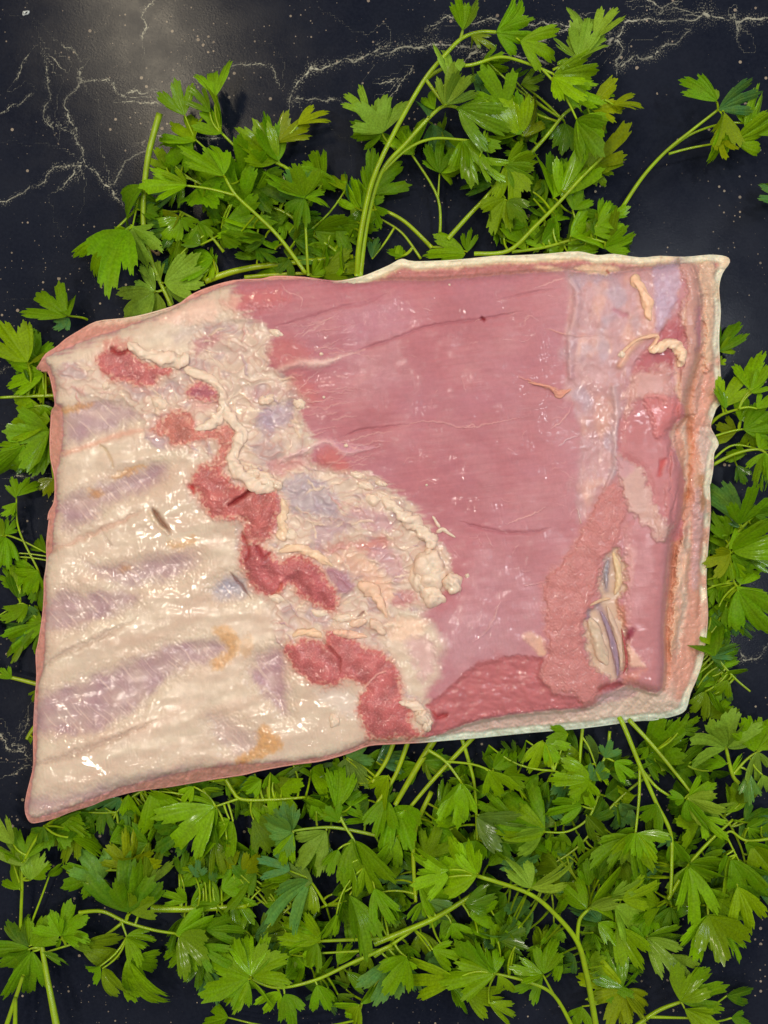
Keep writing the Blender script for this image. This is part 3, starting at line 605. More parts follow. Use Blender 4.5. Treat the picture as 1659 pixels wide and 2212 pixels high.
carve('7', [(180, 560, 4), (220, 620, 4), (260, 590, 3)], 1.4, lin(150, 34, 44), .6)
carve('7', [(330, 780, 3), (300, 840, 4), (270, 850, 3)], 1.2, lin(190, 90, 60), .5)
carve('3', [(540, 570, 4), (580, 600, 4), (640, 580, 3)], 1.6, lin(150, 40, 44), .7)
carve('3', [(1010, 1400, 5), (1035, 1420, 5), (1040, 1450, 3)], 1.2, lin(186, 40, 44), .7)
carve('7', [(790, 985, 1), (812, 965, 3), (835, 942, 1)], 1.4, lin(140, 90, 84), .6)
carve('7', [(830, 1420, 2), (900, 1340, 2), (960, 1310, 2)], -.5, lin(226, 170, 160), .6)

# --- lean sheet details: seams, strands, specks
def strand(c, pts, w=2.2, h=.5, col=lin(226, 176, 170), al=.7): carve(c, [p + ((w * (.35 if i_ in (0, len(pts) - 1) else 1),) if len(p) == 2 else ()) for i_, p in enumerate(pts)], -h, col, al * .7, warp=2.5)
def seam(c, pts, w=4, dep=.5, col=lin(160, 90, 98), al=.25): carve(c, [p + (w * (.2 if i_ in (0, len(pts) - 1) else 1),) for i_, p in enumerate(pts)], dep, col, al, warp=1.5)
seam('4', [(130, 440), (330, 390), (550, 320), (700, 290), (830, 230)]); seam('4', [(560, 620), (720, 560), (900, 500), (1100, 430), (1400, 390), (1659, 340)], 3, .7, al=.4)
seam('5', [(0, 330), (200, 290), (420, 250)], 3, .5, al=.2); seam('4', [(560, 1110), (650, 1070), (800, 1050), (1000, 1025)], 3, .8)
seam('8', [(-100, 250), (20, 285), (160, 312), (320, 310), (420, 285)], 4, 1.0, al=.4)
seam('4', [(520, 1140), (700, 1180)], 3, .6)
strand('4', [(180, 695, 7), (300, 652, 9), (400, 660, 9), (480, 645, 7), (580, 610, 4), (700, 575, 2)], h=1.2, col=lin(240, 208, 194), al=.9)
strand('4', [(180, 1250, 5), (330, 1185, 6), (440, 1135, 6), (500, 1140, 6), (570, 1195, 6), (680, 1185, 3), (780, 1165, 1.5)], h=1.1, col=lin(232, 190, 186), al=.85)
region('4', [(500, 1135), (640, 1150), (760, 1170), (580, 1200)], lin(196, 140, 152), 4, 2, .7)
region('4', [(410, 1230), (470, 1170), (540, 1200), (610, 1290), (560, 1320), (430, 1270)], lin(198, 104, 94), 13, 5, .6, dz=1.2)
region('4', [(110, 600), (190, 520), (300, 530), (380, 600), (330, 650), (180, 690)], lin(192, 108, 104), 16, 6, .5, dz=1.0)
region('4', [(240, 720), (330, 740), (420, 860), (400, 900), (330, 890), (250, 830)], lin(194, 110, 104), 16, 6, .5, dz=.8)
strand('4', [(900, 1040), (1100, 1010), (1300, 1050), (1480, 1020), (1659, 985)], 1.6, .4, al=.5); strand('4', [(180, 170), (240, 230), (310, 260), (310, 330)], 1.4, .3, al=.6)
strand('4', [(360, 1100), (450, 1075)], 2, .5); strand('4', [(1300, 1050), (1350, 1030), (1360, 1060)], 1.8, .4)
strand('8', [(130, 700), (100, 780), (40, 900)], 2.4, .5); strand('7', [(1640, 920), (1600, 1040), (1480, 1150)], 2.2, .5); strand('8', [(160, 260), (260, 230), (380, 170)], 2, .5)
strand('5', [(150, 800), (260, 840), (350, 870), (430, 880)], 3, .9, lin(214, 150, 132), .8)
strand('5', [(300, 500), (450, 540), (660, 550)], 2, .5, lin(226, 170, 150)); strand('5', [(340, 1110), (410, 1060), (470, 960)], 2, .5); strand('5', [(380, 1220), (450, 1170), (520, 1150)], 2, .5, lin(222, 196, 200))
strand('5', [(240, 260), (340, 220), (440, 190)], 1.8, .4); strand('5', [(430, 330), (520, 280)], 1.8, .4); strand('8', [(570, 180), (590, 260)], 3, .9, lin(236, 204, 176), .9); strand('8', [(270, 620), (400, 590)], 2, .6)
carve('4', [(1408, 385, 3.5), (1420, 395, 3.5)], 1.6, lin(140, 40, 50), .9); strand('4', [(1370, 398), (1400, 392)], 2, .5)
rs = random.Random(5)
for i in range(46):                                    # short loose fibres on the lean sheet
    x = rs.uniform(720, 1230); y = rs.uniform(640, 1330); an = rs.gauss(-.15, .5) if rs.random() < .6 else rs.uniform(0, 3.1); L = rs.uniform(8, 42)
    c = rs.uniform(-.25, .25) * L
    strand('D', [(x, y), (x + L * .5 * math.cos(an) + c * .4, y + L * .5 * math.sin(an) + c), (x + L * math.cos(an), y + L * math.sin(an))], rs.uniform(.8, 1.3), .2, al=rs.uniform(.2, .45))
region('8', [(260, 900), (330, 890), (390, 960), (380, 1020), (320, 980)], lin(232, 186, 150), 6, 4, .8, dz=.5, wet=.6)
for pts_, col_, al_ in ((cv('7', [(1200, 940), (1400, 960), (1650, 1000), (1700, 1180), (1500, 1280), (1350, 1400), (1260, 1440), (1300, 1150)]), lin(198, 150, 156), .5), (cv('8', [(0, 420), (260, 520), (380, 640), (380, 900), (330, 1000), (60, 1030), (-200, 1000)]), lin(196, 146, 152), .42), (cv('4', [(600, 620), (850, 560), (980, 700), (800, 830), (640, 830)]), lin(194, 142, 146), .4), (cv('4', [(560, 330), (900, 260), (1000, 420), (760, 520), (600, 560)]), lin(186, 128, 144), .4)):
    sl, d = sdf(pts_, 8, 60); a = ss(-30, 34, d + 12 * noise(X[sl] / 30, Y[sl] / 30, 161)) * al_; paint(sl, a, col_, .05, 162, 14.); Z[sl] += a * .12 * noise(X[sl] / 5, Y[sl] / 16, 163); WT[sl] += a * .8
rs = random.Random(21)
for i in range(46):                                    # pale sinew running from the fat into the lean sheet
    y = rs.uniform(690, 1080); x = 640 + 90 * ss(700, 1080, y) + rs.uniform(-40, 70); an = rs.gauss(-.22, .22); L = rs.uniform(24, 120); w_ = rs.uniform(.8, 2.2); c = rs.uniform(-.1, .1) * L
    carve('D', [(x, y, w_), (x + L * .5 * math.cos(an), y + L * .5 * math.sin(an) + c, w_ * .8), (x + L * math.cos(an), y + L * math.sin(an), w_ * .15)], -.25, lin(218, 174, 166), rs.uniform(.15, .45), warp=3)
# --- silverskin, flank, skirt and the bottom muscle on the right
k_s = label('silverskin')
sl, d, _ = region('5', [(430, 152), (650, 178), (830, 150), (980, 134), (1115, 112), (1110, 300), (1050, 450), (985, 535), (1000, 560), (880, 640), (805, 790), (790, 950), (745, 1080), (740, 1280), (720, 1400), (620, 1530), (520, 1640), (490, 1500), (530, 1300), (520, 1100), (470, 900), (440, 750), (445, 500), (480, 320)], None, 26, 6, lab=k_s)
a = ss(-24, 20, d + 14 * noise(X[sl] / 18, Y[sl] / 40, 167)); x, y = X[sl], Y[sl]
paint(sl, a * .85, lin(196, 150, 148), .07, 101, 30.)
paint(sl, a * ss(.0, .5, fbm(x / 60, y / 90, 2, 102)) * .42, lin(226, 172, 148), .06, 103)
paint(sl, a * ss(.05, .5, fbm(x / 70, y / 80, 2, 104)) * .65, lin(180, 154, 164), .06, 105)
Z[sl] += a * (.8 * fbm(x / 45, y / 60, 2, 106) + .30 * noise(x / 12, y / 14, 107) + .14 * ss(-.1, .5, noise(x / 50, y / 50, 109)) * noise(x / 5, y / 6, 108)); setv(WT, sl, a, 1.); setv(RG, sl, a, .28)
carve('5', [(470, 200, 7), (500, 320, 9), (480, 450, 9), (460, 560, 9), (455, 700, 8), (460, 800, 6)], -1.6, lin(200, 168, 172), .35)
carve('5', [(720, 860, 8), (740, 1000, 8), (735, 1150, 8), (725, 1350, 7), (660, 1500, 6)], -1.5, lin(204, 176, 176), .45)
carve('5', [(760, 730, 6), (830, 620, 7), (900, 560, 7), (990, 545, 6)], -1.5, lin(230, 178, 150), .7)
carve('5', [(720, 390, 5), (790, 420, 7), (800, 430, 4)], .5, lin(176, 96, 110), .6)
region('5', [(960, 140), (1110, 115), (1105, 300), (1050, 440), (980, 520), (970, 300)], lin(186, 154, 172), 6, 4, .8, dz=.6, wet=.9)
k_f = label('flank_muscle')
sl, d, _ = region('5', [(1050, 455), (1115, 430), (1160, 560), (1090, 700), (1085, 880), (1158, 1010), (1060, 1125), (1105, 1300), (1150, 1420), (1130, 1600), (1140, 1760), (1000, 1800), (940, 1560), (900, 1390), (800, 1310), (742, 1280), (750, 1100), (800, 950), (830, 760), (900, 640), (990, 550)], lin(190, 122, 124), 4, 3, .95, lab=k_f, dz=-1.0, dome=2.2, seed=111, sc=40., wet=.45)
region('8', [(850, 250), (1060, 250), (1105, 350), (1088, 600), (1055, 850), (1060, 1000), (1050, 1195), (980, 1215), (850, 1150), (835, 830), (840, 480)], lin(190, 126, 128), 4, 3, .95, lab=k_f, dz=-.3, dome=1.8, seed=112, wet=1.)
region('5', [(870, 690), (1000, 640), (1080, 660), (1060, 760), (900, 760)], lin(170, 84, 92), 6, 4, .7, dz=-1.2)
region('5', [(1010, 510), (1090, 460), (1140, 540), (1100, 600), (1010, 560)], lin(172, 92, 100), 6, 4, .7, dz=-.8)
region('5', [(810, 800), (900, 760), (1060, 720), (1085, 830), (1050, 960), (900, 920), (800, 1030), (780, 980)], lin(204, 156, 146), 11, 10, .7, name='fat_flap', dz=.8, wet=.7)
region('5', [(900, 920), (1020, 900), (1150, 1000), (1060, 1110), (980, 1180), (960, 1060)], lin(208, 122, 120), 6, 4, .6, dz=1.2)
region('5', [(1000, 1310), (1040, 1290), (1020, 1360), (990, 1400)], lin(190, 70, 66), 5, 3, .7, dz=-1.0)
region('5', [(735, 1285), (800, 1302), (905, 1380), (950, 1550), (1010, 1640), (1060, 1720), (990, 1790), (930, 1700), (850, 1640), (790, 1560), (760, 1420)], lin(208, 170, 156), 7, 8, .72, name='fat_flap', dz=1.3, wet=.75, seed=114)
region('5', [(735, 1285), (800, 1302), (850, 1350), (800, 1400), (755, 1400)], lin(196, 142, 146), 5, 3, .8)
fy = region('8', [(840, 420), (900, 400), (890, 560), (850, 640)], lin(222, 170, 164), 5, 4, .5)
# skirt muscle: rough, pale grain
sl, d, _ = region('8', [(800, 30), (845, 180), (838, 260), (800, 380), (715, 480), (692, 620), (640, 740), (612, 830), (612, 1000), (700, 1100), (722, 1170), (690, 1262), (610, 1312), (530, 1235), (440, 1240), (345, 1140), (390, 1020), (390, 900), (370, 680), (392, 560), (520, 420), (640, 200), (720, 60)], None, 12, 5, name='skirt_muscle')
x, y = X[sl], Y[sl]; d = d + 5 * noise(x / 18, y / 18, 221); a = ss(-12, 9, d); g = noise(x / 3.6, y / 3.6, 121); rr = 1 - np.abs(noise(x / 15, y / 12, 122))
paint(sl, a, lin(194, 126, 122), .08, 123, 26.)
Cc[sl] *= (1 + a * (.05 * g - .06 * rr ** 8))[..., None]
Z[sl] += a * (.17 * g - .22 * rr ** 8 + 1.0 * ss(0, 12, d) + .5 * fbm(x / 30, y / 30, 2, 124)); setv(WT, sl, a, .45); setv(RG, sl, a, .36)
# bottom muscle wedge
region([*cv('7', [(1659, 1222), (1500, 1272), (1350, 1400), (1262, 1480), (1200, 1524), (1262, 1590), (1200, 1700), (1300, 1690)]), *cv('8', [(0, 1378), (350, 1328), (600, 1305), (540, 1240), (440, 1230), (350, 1120), (375, 1030), (200, 1012), (60, 1040)])],
       col=lin(186, 92, 96), soft=4, warp=3, alpha=.95, name='belly_muscle', dz=-1.0, dome=1.0, seed=125, sc=30., wet=.45) if False else None
BM = [*cv('7', [(1500, 1272), (1350, 1400), (1262, 1480), (1200, 1524), (1262, 1590), (1200, 1700), (1300, 1690)]), *cv('8', [(0, 1378), (350, 1328), (600, 1305), (540, 1240), (440, 1230), (350, 1120), (375, 1030), (200, 1012), (60, 1040)])]
sl, d = sdf(BM, 3, 30); a = ss(-4, 4, d); LAB[sl][d > 0] = label('belly_muscle'); x, y = X[sl], Y[sl]
paint(sl, a * .95, lin(184, 106, 108), .07, 125, 30.); wv = noise(x / 70, (y + 8 * noise(x / 50, y / 50, 128)) / 12, 126); Z[sl] += a * (-1.6 * ss(-3, 12, d) + .25 * wv + .6 * fbm(x / 26, y / 20, 2, 127)); setv(WT, sl, a, .5)
carve('7', [(1245, 1560, 4), (1270, 1590, 6), (1330, 1575, 4)], 2.0, lin(160, 44, 46), .7)
# vessel pocket
sl, d, _ = region('8', [(790, 400), (835, 480), (842, 640), (800, 700), (835, 830), (852, 1000), (832, 1100), (790, 1155), (710, 1120), (640, 1040), (612, 900), (632, 780), (690, 700), (702, 580), (740, 460)], lin(206, 176, 152), 8, 7, .9, name='vessel_pocket', dz=-2.4, wet=.85, rough=.25, seed=131)
carve('8', [(745, 470, 7), (728, 560, 9), (735, 640, 6)], -.8, lin(150, 134, 146), .6); carve('8', [(690, 735, 8), (725, 800, 8), (760, 900, 8), (790, 1010, 9), (805, 1140, 8)], .4, lin(150, 120, 140), .6)
carve('8', [(640, 760, 5), (625, 800, 4)], .5, lin(140, 120, 140), .6); carve('8', [(845, 920, 6), (870, 890, 9), (885, 870, 6)], 1., lin(140, 36, 66), .8)
region('8', [(780, 700), (840, 740), (860, 850), (830, 850), (800, 780)], lin(204, 130, 100), 8, 6, .6); region('8', [(860, 950), (910, 1010), (960, 1070), (900, 1080), (860, 1060)], lin(224, 178, 156), 5, 4, .85, dz=.8)
region('8', [(820, 1140), (900, 1100), (970, 1080), (930, 1140), (860, 1180)], lin(206, 134, 116), 8, 6, .6); carve('8', [(700, 1210, 6), (760, 1185, 9), (820, 1180, 6)], 1.6, lin(140, 46, 46), .7)
region('8', [(700, 1240), (850, 1195), (910, 1230), (860, 1260), (700, 1285)], lin(200, 160, 164), 6, 4, .7, wet=.8)
# pale fat patches along the top edge under the lean
region('5', [(480, 140), (560, 115), (700, 120), (760, 140), (690, 172), (640, 176), (540, 156)], lin(232, 190, 160), 4, 3, .9, dz=1.2); carve('5', [(680, 150, 3), (690, 165, 3)], .4, lin(170, 50, 50), .7)
region('5', [(240, 130), (330, 120), (420, 146), (320, 152)], lin(226, 184, 156), 4, 3, .8)

# millimetres -> metres, unroll the field to points
Z = np.clip(Z, 9.0, 70) / 1000
keep = SDO > 0
KX = SC * (1 - Z / CAM_H)
P3 = np.stack([(X - PXW / 2) * KX, (PXH / 2 - Y) * KX, Z], -1)
du = np.gradient(P3, axis=1); dv = np.gradient(P3, axis=0)
NR = np.cross(dv, du); NR /= np.linalg.norm(NR, axis=-1, keepdims=True) + 1e-12
NR *= np.sign(NR[..., 2:3])
face_ok = keep[:-1, :-1] & keep[1:, :-1] & keep[:-1, 1:] & keep[1:, 1:]
FL = LAB[:-1, :-1]
idx = np.arange(NY * NX).reshape(NY, NX)
QUAD = np.stack([idx[1:, :-1], idx[1:, 1:], idx[:-1, 1:], idx[:-1, :-1]], -1)
belly = bpy.data.objects.new('pork_belly', None); COL.objects.link(belly)
belly.location = (0, 0, 0)
tag(belly, 'raw slab of pork belly with ribs side up lying on parsley', 'meat')
Pf = P3.reshape(-1, 3); Nf = NR.reshape(-1, 3); Cf = np.clip(Cc.reshape(-1, 3), 0, 1); Rf = np.clip(RG.ravel(), .12, .8); Wf = np.clip(WT.ravel(), 0, 1)
PART = {}
PARTLABEL = {'rib_plate': 'cream membrane over the ribs with mauve bands', 'red_muscle': 'dark red cut end of muscle', 'rind': 'pale outer skin edge', 'silverskin': 'shiny lavender membrane', 'skirt_muscle': 'rough grainy pink muscle', 'vessel_pocket': 'hollow with glossy bluish vessels'}
for k, nm in LABELS.items():
    F = QUAD[face_ok & (FL == k)]
    if len(F) == 0: continue
    u, inv = np.unique(F, return_inverse=True); F = inv.reshape(-1, 4)
    o = PART[nm] = mesh_obj(nm, Pf[u], F, MEAT, belly, attrs={'Col': Cf[u], 'Rgh': Rf[u], 'Wet': Wf[u]})
    o.data.normals_split_custom_set_from_vertices(Nf[u].tolist())
    if nm in PARTLABEL: o['label'] = PARTLABEL[nm]
# side skirt and the skin underneath
ring = spline([p[:2] for p in OUT], 3, True)
def field(A, x, y):
    j = int(np.clip(round((y - gy[0]) / STEP), 0, NY - 1)); i = int(np.clip(round((x - gx[0]) / STEP), 0, NX - 1)); return A[j, i]
cxm, cym = ring.mean(0); rows = []; cols = []
NRW = 8
for (x, y) in ring:
    v = np.array([x - cxm, y - cym]); L = np.linalg.norm(v); ins = (L - 3.0) / L
    z0 = float(field(Z, cxm + v[0] * ins, cym + v[1] * ins)); c0 = field(Cc, cxm + v[0] * ins, cym + v[1] * ins)
    col = []
    for r in range(NRW):
        if r == 0: q, z = (L - 2.6) / L, z0 + .00004
        else:
            t = (r - 1) / (NRW - 2); z = (z0 - .0002) * (1 - t) + .007 * t
            q = (L + .7 - 26 * t ** 1.3) / L
        col.append(at(cxm + v[0] * q, cym + v[1] * q, z)); cols.append(c0)
    rows.append(col)
n = len(rows); Vs = np.array(rows).reshape(-1, 3); Fs = []
for i in range(n):
    for r in range(NRW - 1):
        a_, b_ = i * NRW + r, ((i + 1) % n) * NRW + r; Fs.append((a_, b_, b_ + 1, a_ + 1))
mesh_obj('side_skirt', Vs, Fs, MEAT, belly, attrs={'Col': np.array(cols), 'Rgh': np.full(len(Vs), .4), 'Wet': np.full(len(Vs), .3)})
bot = np.array([r_[-1] for r_ in rows]); cen = bot.mean(0)[None]
Fb = [(i, n, (i + 1) % n) for i in range(n)]
mesh_obj('skin', np.concatenate([bot, cen]), Fb, MEAT, belly, attrs={'Col': np.tile(RIND, (n + 1, 1)), 'Rgh': np.full(n + 1, .5), 'Wet': np.zeros(n + 1)})

# raised pieces of fat: strips and lumps
def zat(x, y): return float(field(Z, x, y)) * 1000
def strip(name, crop, pts, col=FAT, flat=.55, seed=0, lift=.25, seg=20, per=12, lump=.18):
    """a lobed strip lying on the meat; pts: x, y, half width (crop px)"""
    k = CROP[crop][2]; P = [(p[0], p[1], p[2] * k) for p in cv(crop, pts)]
    S_ = spline(P, per); n = len(S_); I = np.arange(n)
    T = S_[np.minimum(I + 1, n - 1), :2] - S_[np.maximum(I - 1, 0), :2]; T /= np.linalg.norm(T, axis=1, keepdims=True) + 1e-9
    e = np.minimum(1, np.sqrt(np.maximum(np.minimum(I, n - 1 - I) / 6., .02))); w = np.maximum(S_[:, 2], 1.) * e
    h = w * SC * 1000 * .93 * flat + .4
    z0 = np.array([zat(*p[:2]) for p in S_]) + h * lift
    A = 2 * np.pi * np.arange(seg) / seg; flat = flat * .8; ca, sa = np.cos(A)[None], np.sin(A)[None]
    x, y = S_[:, :1], S_[:, 1:2]
    nz_ = fbm(x / 15 + ca * .9 + seed * 3, y / 15 + sa * .9, 3, 200 + seed)
    q = 1 + (lump + .22) * nz_ + .13 * np.sin(2 * A[None] + I[:, None] * .22 + seed) + .08 * np.sin(5 * A[None] - I[:, None] * .3)
    ox = -T[:, 1:] * ca * w[:, None] * q; oy = T[:, :1] * ca * w[:, None] * q
    zz = (z0[:, None] + h[:, None] * sa * q) / 1000; kk = SC * (1 - zz / CAM_H)
    V = np.stack([(x + ox - PXW / 2) * kk, (PXH / 2 - y - oy) * kk, zz], -1).reshape(-1, 3)
    C_ = (col[None, None] * (1 + .09 * nz_)[..., None]).reshape(-1, 3)
    pkm = (.35 * np.clip(np.abs(ca) ** 3 + .5 * nz_, 0, 1))[..., None].reshape(-1, 1); C_ = C_ * (1 - pkm) + lin(214, 160, 140)[None] * pkm
    F = [(i * seg + s, i * seg + (s + 1) % seg, (i + 1) * seg + (s + 1) % seg, (i + 1) * seg + s) for i in range(n - 1) for s in range(seg)]
    return mesh_obj(name, V, F, MEAT, PART['vessel_pocket'] if name == 'vessel' else belly, attrs={'Col': np.clip(C_, 0, 1), 'Rgh': np.full(len(V), .36), 'Wet': np.full(len(V), .5)})
NU, NV = 36, 16
def lump(name, crop, x, y, rx, ry, rot, h, seed, col=FAT):
    k = CROP[crop][2]; (x, y), = cv(crop, [(x, y)]); rx *= k; ry *= k; ro = math.radians(rot); z0 = zat(x, y)
    ph = (np.arange(NV + 1) / NV * math.pi * .62)[:, None]; a = (2 * np.pi * np.arange(NU) / NU)[None]
    sx_, sy_, sz_ = np.sin(ph) * np.cos(a), np.sin(ph) * np.sin(a), np.cos(ph) + 0 * a
    nn = fbm(sx_ * 1.3 + seed * 5.1, sy_ * 1.3 + sz_, 2, 300 + seed); rr_ = 1 - np.abs(noise(sx_ * 1.7 + seed, sy_ * 1.7, 310 + seed))
    q = 1 + .26 * nn - .10 * rr_ ** 8
    lx, ly = sx_ * rx * q, sy_ * ry * q
    X_ = x + lx * math.cos(ro) - ly * math.sin(ro); Y_ = y + lx * math.sin(ro) + ly * math.cos(ro)
    zz = (z0 - .4 + h * sz_ * q) / 1000; kk = SC * (1 - zz / CAM_H)
    V = np.stack([(X_ - PXW / 2) * kk, (PXH / 2 - Y_) * kk, zz], -1).reshape(-1, 3)
    C_ = (col[None, None] * (1 + .08 * nn - .06 * rr_ ** 8)[..., None]).reshape(-1, 3)
    pm = np.clip(ss(.35, 1.6, ph + 0 * a) * .5 + .3 * nn, 0, .6).reshape(-1, 1); C_ = C_ * (1 - pm) + lin(220, 172, 146)[None] * pm
    F = [(j * NU + i, (j + 1) * NU + i, (j + 1) * NU + (i + 1) % NU, j * NU + (i + 1) % NU) for j in range(NV) for i in range(NU)]
    return mesh_obj(name, V, F, MEAT, belly, attrs={'Col': np.clip(C_, 0, 1), 'Rgh': np.full(len(V), .36), 'Wet': np.full(len(V), .45)})
strip('fat_strip', '3', [(640, 530, 20), (700, 585, 30), (780, 610, 30), (880, 640, 45), (960, 640, 48), (1010, 610, 25)], seed=1, lump=.3)
strip('fat_strip', '3', [(980, 690, 28), (1080, 730, 30), (1160, 770, 22), (1205, 830, 20), (1220, 900, 24), (1240, 970, 34), (1305, 1040, 36), (1330, 1090, 34), (1300, 1160, 30), (1275, 1240, 30), (1300, 1310, 38), (1380, 1370, 44), (1480, 1400, 40), (1560, 1400, 24)], seed=2, flat=.42, lump=.32)
strip('fat_strip', '3', [(1215, 890, 16), (1205, 960, 26), (1170, 1010, 34), (1110, 1040, 26), (1050, 1062, 12)], seed=3, flat=.3, lump=.3)
strip('fat_strip', '5', [(760, 665, 10), (800, 620, 9), (870, 570, 10), (950, 548, 12), (985, 555, 12), (965, 600, 16), (935, 640, 18)], lin(230, 184, 154), seed=4, flat=.5)
strip('fat_strip', '5', [(935, 645, 14), (985, 625, 24), (1040, 595, 30), (1090, 605, 32), (1130, 650, 32), (1135, 700, 28), (1110, 735, 16)], lin(240, 204, 172), seed=5, flat=.6, lift=.45)
strip('fat_strip', '5', [(850, 170, 26), (860, 220, 30), (895, 270, 26), (920, 330, 32), (930, 400, 28), (945, 455, 14)], lin(236, 190, 156), seed=6, flat=.4)
strip('fat_strip', '7', [(310, 585, 14), (400, 565, 24), (490, 585, 26), (570, 625, 24), (640, 675, 12)], lin(232, 196, 164), seed=7, flat=.4)
strip('fat_strip', '7', [(395, 1100, 14), (460, 1075, 24), (530, 1080, 24), (575, 1110, 12)], lin(234, 196, 162), seed=8, flat=.4)
strip('fat_strip', '7', [(640, 1075, 18), (720, 1085, 24), (800, 1095, 16), (850, 1105, 8)], lin(236, 190, 164), seed=9, flat=.4)
strip('fat_strip', '7', [(790, 800, 40), (850, 800, 46), (900, 850, 36), (940, 920, 24), (970, 990, 12)], lin(230, 190, 162), seed=10, flat=.35, lump=.3)
strip('fat_strip', '7', [(870, 990, 14), (890, 1020, 26), (930, 1060, 26), (965, 1090, 14)], lin(228, 196, 172), seed=11, flat=.5)
strip('fat_strip', '7', [(740, 1030, 18), (800, 1015, 24), (850, 1005, 16)], lin(228, 192, 168), seed=12, flat=.45)
strip('fat_strip', '7', [(940, 255, 22), (990, 300, 30), (1050, 350, 32), (1110, 400, 40), (1170, 440, 42), (1220, 500, 40), (1250, 570, 44)], seed=13, flat=.5, lump=.4)
strip('fat_strip', '7', [(1270, 470, 14), (1310, 450, 14), (1345, 475, 8), (1385, 500, 7)], seed=14, flat=.6)
strip('fat_strip', '7', [(1245, 370, 6), (1265, 400, 9), (1290, 440, 10)], seed=15, flat=.5)
strip('fat_strip', '7', [(1040, 1500, 12), (1090, 1510, 20), (1150, 1530, 26), (1200, 1550, 20)], seed=16, flat=.5)
strip('fat_strip', '7', [(330, 260, 16), (345, 330, 24), (325, 400, 26), (345, 460, 36), (300, 500, 30)], lin(232, 200, 168), seed=17, flat=.35, lump=.3)
strip('vessel', '8', [(775, 420, 10), (795, 500, 18), (805, 590, 20), (785, 670, 12)], lin(220, 190, 150), seed=18, flat=.7)
strip('vessel', '8', [(745, 470, 10), (730, 550, 14), (735, 630, 10)], lin(156, 146, 152), seed=19, flat=.7)
strip('vessel', '8', [(640, 800, 20), (670, 880, 34), (700, 980, 36), (740, 1070, 22)], lin(204, 180, 156), seed=20, flat=.5, lump=.1)
strip('vessel', '8', [(700, 760, 12), (745, 860, 16), (775, 960, 17), (795, 1060, 15), (800, 1130, 10)], lin(152, 128, 146), seed=21, flat=.7, lump=.08)
strip('vessel', '8', [(735, 730, 12), (775, 830, 16), (805, 930, 16), (820, 1030, 14), (825, 1100, 8)], lin(208, 178, 158), seed=22, flat=.7, lump=.08)
strip('vessel', '8', [(820, 860, 6), (842, 960, 8), (850, 1060, 8), (830, 1120, 5)], lin(170, 84, 84), seed=23, flat=.8, lump=.08)
strip('vessel', '8', [(640, 730, 7), (700, 700, 9), (760, 690, 8)], lin(216, 178, 146), seed=24, flat=.7)
strip('tissue_tag', '5', [(200, 828, 5), (280, 845, 8), (350, 868, 12), (390, 900, 22), (430, 890, 16), (465, 870, 5)], lin(216, 150, 130), seed=25, flat=.5, lump=.3)
for i, a in enumerate([('7', 1225, 660, 92, 100, 20, 6.5), ('7', 1370, 780, 62, 72, -25, 5.), ('7', 1250, 860, 78, 66, 10, 5.), ('7', 1165, 770, 52, 92, -15, 4.5), ('7', 1250, 740, 90, 90, 0, 6.0),
    ('7', 885, 270, 52, 38, 10, 2.6), ('7', 835, 185, 62, 26, 12, 2.2), ('7', 932, 172, 42, 19, 14, 2.0), ('7', 1457, 732, 15, 14, 0, 1.6), ('7', 790, 120, 46, 24, 10, 1.6), ('7', 1185, 1590, 58, 50, 30, 5.0),
    ('7', 1215, 1640, 32, 44, 20, 3.5), ('7', 240, 150, 70, 42, 30, 3.2), ('7', 305, 182, 36, 30, 20, 3.6), ('7', 160, 110, 46, 34, 0, 2.6), ('7', 380, 480, 50, 40, 0, 2.2), ('7', 650, 1610, 34, 46, 10, 1.8),
    ('7', 300, 870, 52, 30, 10, 1.6), ('7', 560, 960, 60, 24, 12, 1.6), ('7', 700, 990, 60, 28, -5, 1.8), ('3', 505, 795, 22, 28, 20, 1.6), ('3', 830, 900, 50, 36, 20, 1.8), ('3', 1480, 880, 50, 30, -20, 1.6),
    ('4', 300, 900, 40, 34, 20, 1.4), ('4', 582, 1158, 14, 12, 0, 1.4), ('4', 432, 602, 13, 13, 0, 1.4), ('4', 448, 865, 10, 9, 0, 1.2), ('5', 770, 660, 26, 24, 0, 1.8), ('4', 160, 475, 44, 26, 20, 1.8), ('4', 1210, 182, 8, 8, 0, .9), ('7', 1210, 182, 9, 9, 0, 1.)]):
    lump('fat_lump', a[0], *a[1:7], seed=i + 1)
